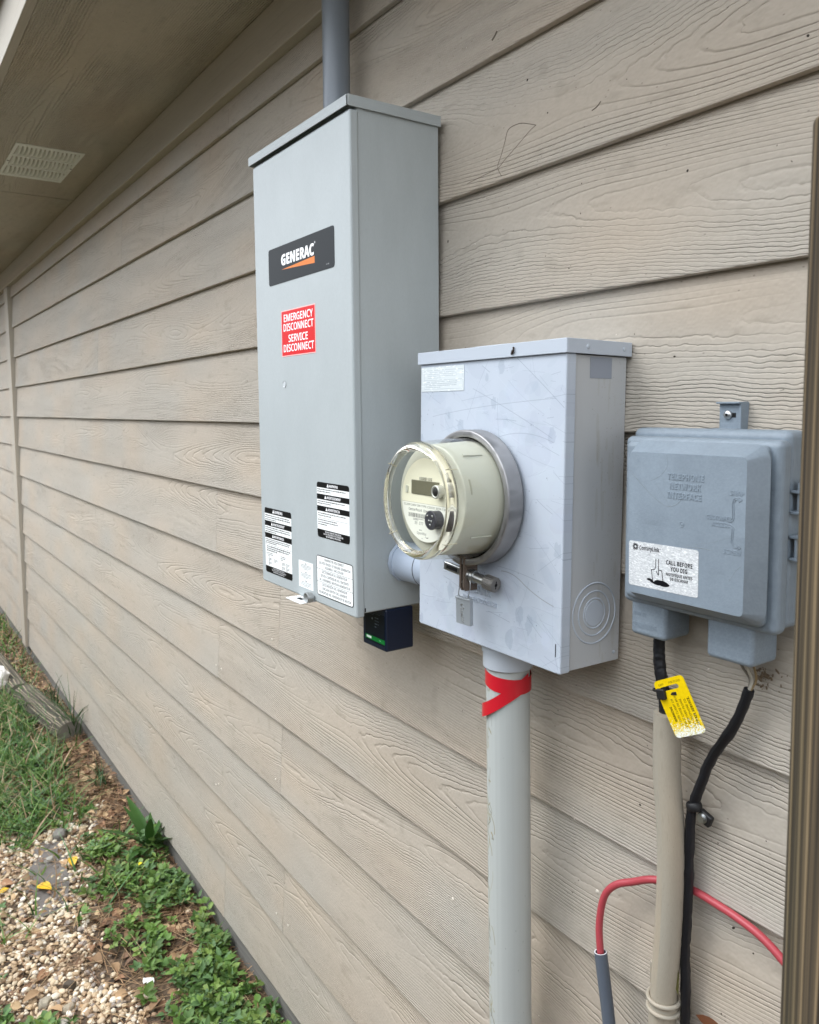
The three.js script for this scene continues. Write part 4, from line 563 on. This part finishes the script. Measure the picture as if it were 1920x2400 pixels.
{
  // gravel
  const tones = ['#cbb596', '#d9c7a9', '#b99f7f', '#e2d6c0', '#a78c70', '#c4ab8a', '#d4bfa2', '#9c9086', '#eae1d0'];
  const pebble = stoneGeo(3, 1, 0.62, 0.8, 2);
  strew('gravel', pebble, mat('#ffffff', 0.75), 12500, (R, o, c) => {
    const x = -3.3 + R() * 2.4, z = 0.02 + R() * 0.95, d = gravelHere(x, z) * (clothHere(x, z) ? 0.1 : 1); if (R() > Math.max(d, 0.025)) return false;
    const s = 0.0038 + 0.0065 * R() * R() + 0.0022 * R(); o.position.set(x, groundY(x, z) + s * (0.25 + 0.5 * R()), z); o.rotation.set(R() * 0.9 - 0.45, R() * 6.3, R() * 0.9 - 0.45); o.scale.set(s * (0.8 + 0.5 * R()), s, s * (0.8 + 0.4 * R())); c.set(tones[Math.floor(R() * tones.length)]).multiplyScalar(0.75 + 0.3 * R()); return true;
  }, 'pale cream and tan gravel beside the green ground cover', 'gravel', 1001);
  const stones = [
    ['rounded grey stone lying on the dark ground cloth', -2.985, 0.272, 0.033, 0.02, 0.024, '#a9a49b'], ['white round pebble next to the grey ground cloth', -2.83, 0.335, 0.017, 0.012, 0.015, '#dcd6c9'],
    ['cream oval stone in the gravel near the picture corner', -2.14, 0.47, 0.021, 0.012, 0.016, '#d8cbb2'], ['dark brown stone at the gravel edge among leaves', -2.17, 0.405, 0.02, 0.013, 0.014, '#6f6252'], ['pale flat stone below the brown stone in the gravel', -2.08, 0.425, 0.019, 0.011, 0.015, '#d6c6ab'], ['white egg-shaped stone at the lower gravel edge', -2.02, 0.45, 0.02, 0.012, 0.014, '#e3dac8']];
  stones.forEach(([label, x, z, a, b, d, col], i) => { const m = shadowed(new THREE.Mesh(stoneGeo(40 + i * 7, a, b, d), mat(col, 0.8, { map: rep(concreteTone, 1, 1) }))); m.material.color.multiplyScalar(1.6); m.name = numbered('stone'); m.position.set(x, groundY(x, z) + b * 0.6, z); m.rotation.y = i * 1.3; scene.add(m); info(m, label, 'stone', 'loose stones on the ground'); });
  // dark woven ground cloth showing through the gravel
  { const g = new THREE.PlaneGeometry(0.5, 0.17, 40, 16).rotateX(-Math.PI / 2), p = g.attributes.position; for (let i = 0; i < p.count; i++) { const x0 = p.getX(i), z0 = p.getZ(i), a = 0.08, x = x0 * Math.cos(a) + z0 * Math.sin(a) * 0.2 + 0.0, z = z0 + x0 * 0.28, e = 1 + 0.3 * vnoise(Math.atan2(z0, x0) * 3, 1, 71), X = -2.79 + x * e * 0.85, Z = 0.35 + z * e * 0.7; p.setXYZ(i, X, groundY(X, Z) + 0.005 + 0.005 * vnoise(X * 25, Z * 25, 72), Z); } g.computeVertexNormals(); single('ground_cloth', g, mat('#77716c', 0.9, { side: THREE.DoubleSide, bumpMap: rep(coatBump, 20, 8), bumpScale: 0.001 }), 'crumpled grey ground cloth showing through the gravel', 'ground cloth'); }
  // two weathered landscape timbers
  const timber = mat('#f4f2ec', 0.9, { map: rep(woodGrey, 1.2, 1.2), bumpMap: rep(woodGreyBump, 1.2, 1.2), bumpScale: 0.004 }), endM = mat('#7a746a', 0.95);
  const logs = [['grey weathered timber lying by the wall, its sawn end facing the gravel', [-3.84, 0.065], [-4.52, 0.15], 0.06], ['grey weathered timber farther along the wall beside white plastic', [-4.56, 0.165], [-5.3, 0.21], 0.058]];
  for (const [label, a, b, r] of logs) {
    const L = Math.hypot(b[0] - a[0], b[1] - a[1]), t = thing('landscape_timber', label, 'timber', [(a[0] + b[0]) / 2, -1.5, (a[1] + b[1]) / 2], 'timbers lying along the wall'); t.rotation.y = -Math.atan2(b[1] - a[1], b[0] - a[0]);
    const g = new THREE.CylinderGeometry(r, r, L, 20, 14, true), p = g.attributes.position; for (let i = 0; i < p.count; i++) { const k = 1 + 0.09 * vnoise(p.getX(i) * 20 + 3, p.getY(i) * 4, 99) + 0.05 * vnoise(p.getZ(i) * 40, p.getY(i) * 9, 98); p.setX(i, p.getX(i) * k); p.setZ(i, p.getZ(i) * k); } g.rotateZ(Math.PI / 2).scale(1, 0.85, 1).translate(0, r * 0.75, 0); g.computeVertexNormals(); part('log', g, timber, t);
    for (const s of [-1, 1]) part('sawn_end', new THREE.CircleGeometry(r * 1.02, 20).rotateY(s * Math.PI / 2).scale(1, 0.85, 1).translate(s * (L / 2 - 0.002), r * 0.75, 0), endM, t);
  }
  { const g = rough(new THREE.IcosahedronGeometry(0.085, 5).scale(1.3, 0.8, 0.8), 0.02, 30, 61); g.translate(-4.75, -1.42, 0.265); single('plastic_bag', g, mat('#e4e0da', 0.5, { side: THREE.DoubleSide }), 'crumpled white plastic bag beside the timbers', 'plastic bag'); }
}
const leafBlade = (w, l, fold, n = 3, curl = 0.25) => { const pos = [], idx = []; for (let i = 0; i <= n; i++) { const t = i / n, k = w * Math.sin(Math.PI * Math.pow(t, 0.8) * 0.97 + 0.03), y = curl * l * t * t; pos.push(-k, fold * k + y * -1 + 0.15 * l * t, t * l, 0, y * -1 + 0.15 * l * t, t * l, k, fold * k + y * -1 + 0.15 * l * t, t * l); } for (let i = 0; i < n; i++) for (const q of [0, 1]) { const a = i * 3 + q; idx.push(a, a + 3, a + 1, a + 1, a + 3, a + 4); } const g = new THREE.BufferGeometry(); g.setAttribute('position', new THREE.Float32BufferAttribute(pos, 3)); g.setIndex(idx); g.computeVertexNormals(); return g; };
const grassBlade = (w, h, lean, n = 5) => { const pos = [], idx = []; for (let i = 0; i <= n; i++) { const t = i / n, k = w * (1 - t * 0.92), y = h * t * (1 - 0.25 * lean * t), z = h * lean * t * t; pos.push(-k, y, z, k, y, z + w * 0.4); } for (let i = 0; i < n; i++) { const a = i * 2; idx.push(a, a + 1, a + 2, a + 1, a + 3, a + 2); } const g = new THREE.BufferGeometry(); g.setAttribute('position', new THREE.Float32BufferAttribute(pos, 3)); g.setIndex(idx); g.computeVertexNormals(); return g; };
const leafMat = (r = 0.55, tr = 0.3) => new THREE.MeshPhysicalMaterial({ color: 0xffffff, roughness: r, side: THREE.DoubleSide, transmission: tr, thickness: 0, specularIntensity: 0.6 });
const greens = [[0.085, 0.16, 0.03], [0.115, 0.2, 0.04], [0.07, 0.14, 0.03], [0.15, 0.22, 0.05], [0.085, 0.16, 0.055]];
const brownTones = [[0.2, 0.12, 0.06], [0.3, 0.19, 0.1], [0.14, 0.08, 0.045], [0.36, 0.25, 0.14], [0.24, 0.13, 0.07]];
{
  // small-leaved creeping ground cover: rosettes of ovate leaves
  const rosette = (n, seed) => { const R = rng(seed), L = []; for (let i = 0; i < n; i++) { const g = leafBlade(0.0052, 0.0155, 0.35, 3, 0.3); g.scale(0.7 + 0.6 * R(), 1, 0.7 + 0.6 * R()); g.rotateX(-0.25 - 0.5 * R()); g.translate(0, 0, 0.0025); g.rotateY(i / n * 6.283 + R() * 0.9); g.translate((R() - 0.5) * 0.004, R() * 0.012, (R() - 0.5) * 0.004); L.push(g); } const stem = grassBlade(0.0006, 0.03, 0.5, 3); stem.translate(0, -0.024, 0); L.push(stem); return mergeGeometries(L); };
  for (let v = 0; v < 3; v++) strew('ground_cover' + ['', '_sprigs', '_tips'][v], rosette(5 + v, 60 + v), leafMat(), [1250, 950, 750][v], (R, o, c) => {
    const x = -4.9 + Math.pow(R(), 0.7) * 3.6, z = 0.0 + R() * 0.9, d = coverHere(x, z); if (R() > d) return false;
    const s = 0.75 + 0.9 * R(); o.position.set(x, groundY(x, z) + 0.008 + 0.035 * R() * d, z + 0.005); o.rotation.set((R() - 0.5) * 0.9, R() * 6.3, (R() - 0.5) * 0.9); o.scale.setScalar(s); const k = greens[Math.floor(R() * 5)], b = 0.85 + 0.85 * R(); c.setRGB(k[0] * b, k[1] * b, k[2] * b); return true;
  }, ['small-leaved green creeper spreading over the litter at the wall foot', 'upright green creeper sprigs among the litter', 'leafy tips of the green creeper over the soil'][v], 'ground cover', 2000 + v);
  // grass
  for (let v = 0; v < 2; v++) strew('grass' + ['', '_tufts'][v], grassBlade(0.0026, 0.14, 0.6 + 0.4 * v, 5), leafMat(0.5, 0.35), 3600, (R, o, c) => {
    const x = -6.6 + R() * 4.2, z = 0.01 + R() * 1.1; let d = grassHere(x, z); if (x < -4.75) d = 0.35 * clamp(0.3 + vnoise(x * 3, z * 5, 31)); d = Math.max(d, 0.06 * clamp((z - 0.02) / 0.1)); if (R() > d) return false;
    o.position.set(x, groundY(x, z) - 0.004, z); o.rotation.set((R() - 0.5) * 0.9, R() * 6.3, (R() - 0.5) * 0.9); o.scale.set(0.9 + 1.1 * R(), 0.35 + 0.85 * R(), 0.9); const dry = R() < 0.16, k = dry ? brownTones[3] : greens[Math.floor(R() * 5)], b = (dry ? 1 : 0.95) + 0.8 * R(); c.setRGB(k[0] * b * (dry ? 1 : 0.9), k[1] * b, k[2] * b * 1.1); return true;
  }, ['long green grass blades in front of the timbers', 'arching grass blades mixed with the weeds'][v], 'grass', 3000 + v);
  // pine needles, twigs and dead leaves
  strew('needle_litter', new THREE.CylinderGeometry(0.0007, 0.0005, 0.12, 4).rotateZ(Math.PI / 2), mat('#ffffff', 0.8), 4200, (R, o, c) => {
    const x = -6.5 + Math.pow(R(), 0.6) * 5.2, z = 0.0 + R() * 0.8; const d = 0.35 + 0.65 * clamp((0.16 - z) / 0.1) * clamp((x + 4.4) / 0.3); if (R() > d * (1 - 0.55 * gravelHere(x, z))) return false;
    o.position.set(x, groundY(x, z) + 0.006 + 0.022 * R() * R(), z + 0.02); o.rotation.set(0, R() * 6.3, (R() - 0.5) * 0.35); o.scale.set(0.4 + 0.9 * R(), 0.8 + R(), 0.8 + R()); const k = brownTones[Math.floor(R() * 5)], b = 0.9 + 0.7 * R(); c.setRGB(k[0] * b, k[1] * b, k[2] * b); return true;
  }, 'dry brown pine needles strewn along the wall foot', 'pine needles', 4000);
  strew('leaf_litter', leafBlade(0.012, 0.038, 0.5, 4, 0.35), mat('#ffffff', 0.8, leafSide), 2600, (R, o, c) => {
    const x = -6.6 + Math.pow(R(), 0.65) * 5.4, z = R() * 0.75; const d = 0.3 + 0.7 * clamp((0.2 - z) / 0.12); if (R() > d * (1 - 0.6 * gravelHere(x, z))) return false;
    const s = 0.45 + 0.7 * R(); o.position.set(x, groundY(x, z) + 0.004 + 0.012 * R(), z + 0.01); o.rotation.set((R() - 0.5) * 0.9, R() * 6.3, (R() - 0.5) * 1.2); o.scale.set(s, s, s); const k = brownTones[Math.floor(R() * 5)], b = 0.8 + 0.7 * R(); c.setRGB(k[0] * b, k[1] * b, k[2] * b); return true;
  }, 'dead brown leaves lying on the soil by the footing', 'dead leaves', 5000);
  // single plants one can pick out
  const weed = (label, x, z, n, len, wid, seed, upright, col) => { const R = rng(seed), t = thing('weed', label, 'weed', [x, groundY(x, z), z]); const m = leafMat(0.42, 0.25); m.color.setRGB(...col); for (let i = 0; i < n; i++) { const g = leafBlade(wid * (0.7 + 0.5 * R()), len * (0.6 + 0.6 * R()), 0.3, 6, 0.3); g.rotateX(-upright * (0.4 + 0.9 * R())); g.rotateY(i * 2.4 + R() * 0.5); part('leaf', g, m, t); } return t; };
  weed('broad-leaved weed with upright leaves growing against the footing', -2.69, 0.04, 12, 0.2, 0.017, 14, 1.0, [0.05, 0.125, 0.025]);
  weed('low leafy weed rosette in front of the upright weed', -2.8, 0.11, 9, 0.09, 0.011, 15, 0.5, [0.06, 0.14, 0.03]);
  weed('narrow-leaved green weed at the edge of the grass and gravel', -3.2, 0.3, 12, 0.11, 0.008, 16, 0.7, [0.045, 0.11, 0.03]);
  weed('spreading green weed deep in the grass nearest the gravel', -3.35, 0.42, 14, 0.1, 0.012, 17, 0.6, [0.08, 0.16, 0.035]); weed('pale green weed in the grass in front of the near timber', -3.62, 0.27, 13, 0.12, 0.011, 18, 0.7, [0.1, 0.18, 0.04]); weed('yellowish low weed beside the broad-leaved rosette', -2.6, 0.2, 10, 0.06, 0.009, 19, 0.5, [0.13, 0.2, 0.045]); weed('small bright weed in the creeper by the lower footing', -2.0, 0.14, 9, 0.05, 0.009, 20, 0.5, [0.1, 0.19, 0.04]);
  const clump = (label, x, z, n, h, seed) => { const R = rng(seed), t = thing('grass_clump', label, 'grass clump', [x, groundY(x, z), z]); const L = []; for (let i = 0; i < n; i++) { const g = grassBlade(0.0034, h * (0.55 + 0.6 * R()), 0.35 + 0.6 * R(), 6); g.rotateX((R() - 0.3) * 0.35); g.rotateY(R() * 6.3); g.translate((R() - 0.5) * 0.07, 0, (R() - 0.5) * 0.04); L.push(g); } const m = leafMat(0.5, 0.3); m.color.setRGB(0.06, 0.12, 0.04); part('blades', mergeGeometries(L), m, t).userData.kind = 'stuff'; };
  clump('tall grass clump leaning on the siding at the end of the timber', -3.86, 0.045, 34, 0.3, 21); clump('thin grass tuft rising behind the timber by the wall', -4.3, 0.04, 16, 0.22, 22); clump('yellow-green grass tuft in the brown litter by the footing', -3.28, 0.06, 22, 0.12, 23);
  // bright fallen leaves and paper scraps
  const flatLeaf = (name, label, cat, x, z, w, l, col, turn, lift = 0.012) => { const g = leafBlade(w, l, 0.35, 6, 0.2); g.rotateY(turn).translate(x, groundY(x, z) + lift, z); single(name, g, mat(col, 0.5, leafSide), label, cat, cat === 'leaf' ? 'fallen yellow leaves' : 'white scraps on the ground'); };
  flatLeaf('yellow_leaf', 'large yellow fallen leaf on the gravel below the ground cloth', 'leaf', -2.68, 0.4, 0.02, 0.055, '#e0b320', 2.3); flatLeaf('yellow_leaf', 'torn yellow fallen leaf on the gravel near the ground cloth edge', 'leaf', -2.79, 0.27, 0.016, 0.06, '#dcae2c', 1.4); flatLeaf('yellow_leaf', 'tiny yellow leaf among the green creeper', 'leaf', -2.56, 0.1, 0.006, 0.016, '#e6d21e', 0.5, 0.045); flatLeaf('yellow_leaf', 'yellow leaf cut by the edge of the picture', 'leaf', -2.72, 0.475, 0.012, 0.035, '#dcb52c', 0.4);
  const scrap = (label, x, z, s, seed) => { const g = new THREE.PlaneGeometry(s, s * 0.7, 6, 5).rotateX(-Math.PI / 2), p = g.attributes.position; for (let i = 0; i < p.count; i++) p.setY(i, 0.25 * s * vnoise(p.getX(i) / s * 3, p.getZ(i) / s * 3, seed)); g.computeVertexNormals(); g.rotateX(0.5).rotateY(seed).translate(x, groundY(x, z) + 0.03, z); single('paper_scrap', g, mat('#e9e9e6', 0.6, leafSide), label, 'paper scrap', 'white scraps on the ground'); };
  scrap('long torn white scrap in the creeper below the brown leaves', -2.03, 0.235, 0.035, 3); scrap('white crumpled scrap near the footing at the lower edge', -1.86, 0.09, 0.036, 4); scrap('small white scrap at the lower edge of the creeper', -1.79, 0.125, 0.022, 5); scrap('small white scrap close to the footing above the crumpled one', -1.97, 0.055, 0.016, 6);
}
{ // dry leaf caught behind the cable, and specks of dirt on the wall
  const g = leafBlade(0.0075, 0.036, 0.3, 6, -0.15); g.rotateX(0.2).rotateY(Math.PI / 2 + 0.35).rotateZ(-0.35).translate(-0.531, -0.677, 0.012); single('dry_leaf', g, mat('#5b3318', 0.6, leafSide), 'dry brown leaf caught beside the long black cable', 'leaf');
  const g2 = leafBlade(0.005, 0.04, 0.3, 5, 0.1); g2.rotateX(1.5).rotateZ(0.2).translate(-0.5545, -0.617, 0.02); single('dry_leaf', g2, mat('#5d5a2e', 0.6, leafSide), 'olive dry leaf stuck between beige conduit and black cable', 'leaf');
  { const R = rng(88), L = []; for (let i = 0; i < 90; i++) { const k = 0.0006 + 0.0032 * R() * R() * R(), a = R() * 6.283, q = 0.022 * R() * R(); L.push(new THREE.IcosahedronGeometry(k, 1).scale(1 + R(), 0.7, 0.5).rotateZ(a * 3).translate(-0.4665 + q * 1.5 * Math.cos(a), -0.255 + q * Math.sin(a), -0.003 + 0.0008 * R())); } single('mud_nest', merge(L), mat('#6b5c4a', 0.95), 'crumbly brown mud nest on the wall under the telephone box outlet', 'mud nest'); }
  strew('dirt_specks', new THREE.IcosahedronGeometry(1, 0), mat('#ffffff', 0.9), 260, (R, o, c) => {
    const x = -0.3 - 1.6 * Math.pow(R(), 1.3), y = 0.6 - 1.6 * R(), t = (y / PITCH - Math.floor(y / PITCH)), s = 0.0005 + 0.0009 * R() * R(); o.position.set(x, y, -0.0115 * t); o.scale.set(s * (0.6 + R()), s * (0.8 + R() * 1.6), s * 0.6); o.rotation.set(0, 0, R() * 6.3); const w = R() < 0.2; c.set(w ? '#e6e0d4' : '#3a332b'); return true;
  }, 'specks of dirt on the siding boards', 'dirt', 6000);
}
// ---------------------------------------------------------------- board fence across the side yard, behind the photographer
{
  const t = thing('yard_fence', 'weathered board fence across the side yard facing the house', 'fence', [-3.5, -1.53, 2.7]);
  const g = new THREE.BoxGeometry(0.138, 1.83, 0.016), m = [0, 1, 2].map((i) => mat(['#756c60', '#6c6357', '#7d7366'][i], 0.9, { map: rep(woodGrey, 1, 3) }));
  for (let i = 0; i < 100; i++) { const b = part('fence_board', g, m[i % 3], t); b.position.set(-7.2 + i * 0.143, 0.93 + 0.01 * hash2(i, 1, 5), 0); }
  for (const y of [0.3, 1.5]) part('fence_rail', flat(-7.3, 7.2, y, y + 0.09, 0.009, 0.05), m[1], t);
}
{
  const t = thing('gate_side_fence', 'weathered board fence beyond the gate opening, in line with the post', 'fence', [-0.2, -1.53, 1.85]);
  const g = new THREE.BoxGeometry(0.016, 1.83, 0.138), m = mat('#756c60', 0.9, { map: rep(woodGrey, 1, 3) });
  for (let i = 0; i < 12; i++) { const b = part('fence_board', g, m, t); b.position.set(0, 0.93 + 0.01 * hash2(i, 2, 5), -0.78 + i * 0.143); }
  for (const y of [0.3, 1.5]) part('fence_rail', flat(0.009, 0.05, y, y + 0.09, -0.85, 0.83), m, t);
}
// ---------------------------------------------------------------- neighbouring house across the side yard (behind the photographer, mirrored in the cabinet paint)
{
  const t = thing('neighbour_house', 'low neighbouring house across the side yard', 'house', [-10, -1.55, 8]);
  part('wall', flat(-22, 16, 0, 2.7, 0, 5), mat('#b8ab98', 0.8), t);
  part('roof', new THREE.ExtrudeGeometry((() => { const s = new THREE.Shape(); s.moveTo(-0.5, 2.6); s.lineTo(3, 4.6); s.lineTo(6.5, 2.6); s.lineTo(-0.5, 2.6); return s; })(), { depth: 39, bevelEnabled: false }).rotateY(-Math.PI / 2).translate(16.5, 0, 0), mat('#57524e', 0.95), t);
}
renderer.render(scene, camera);
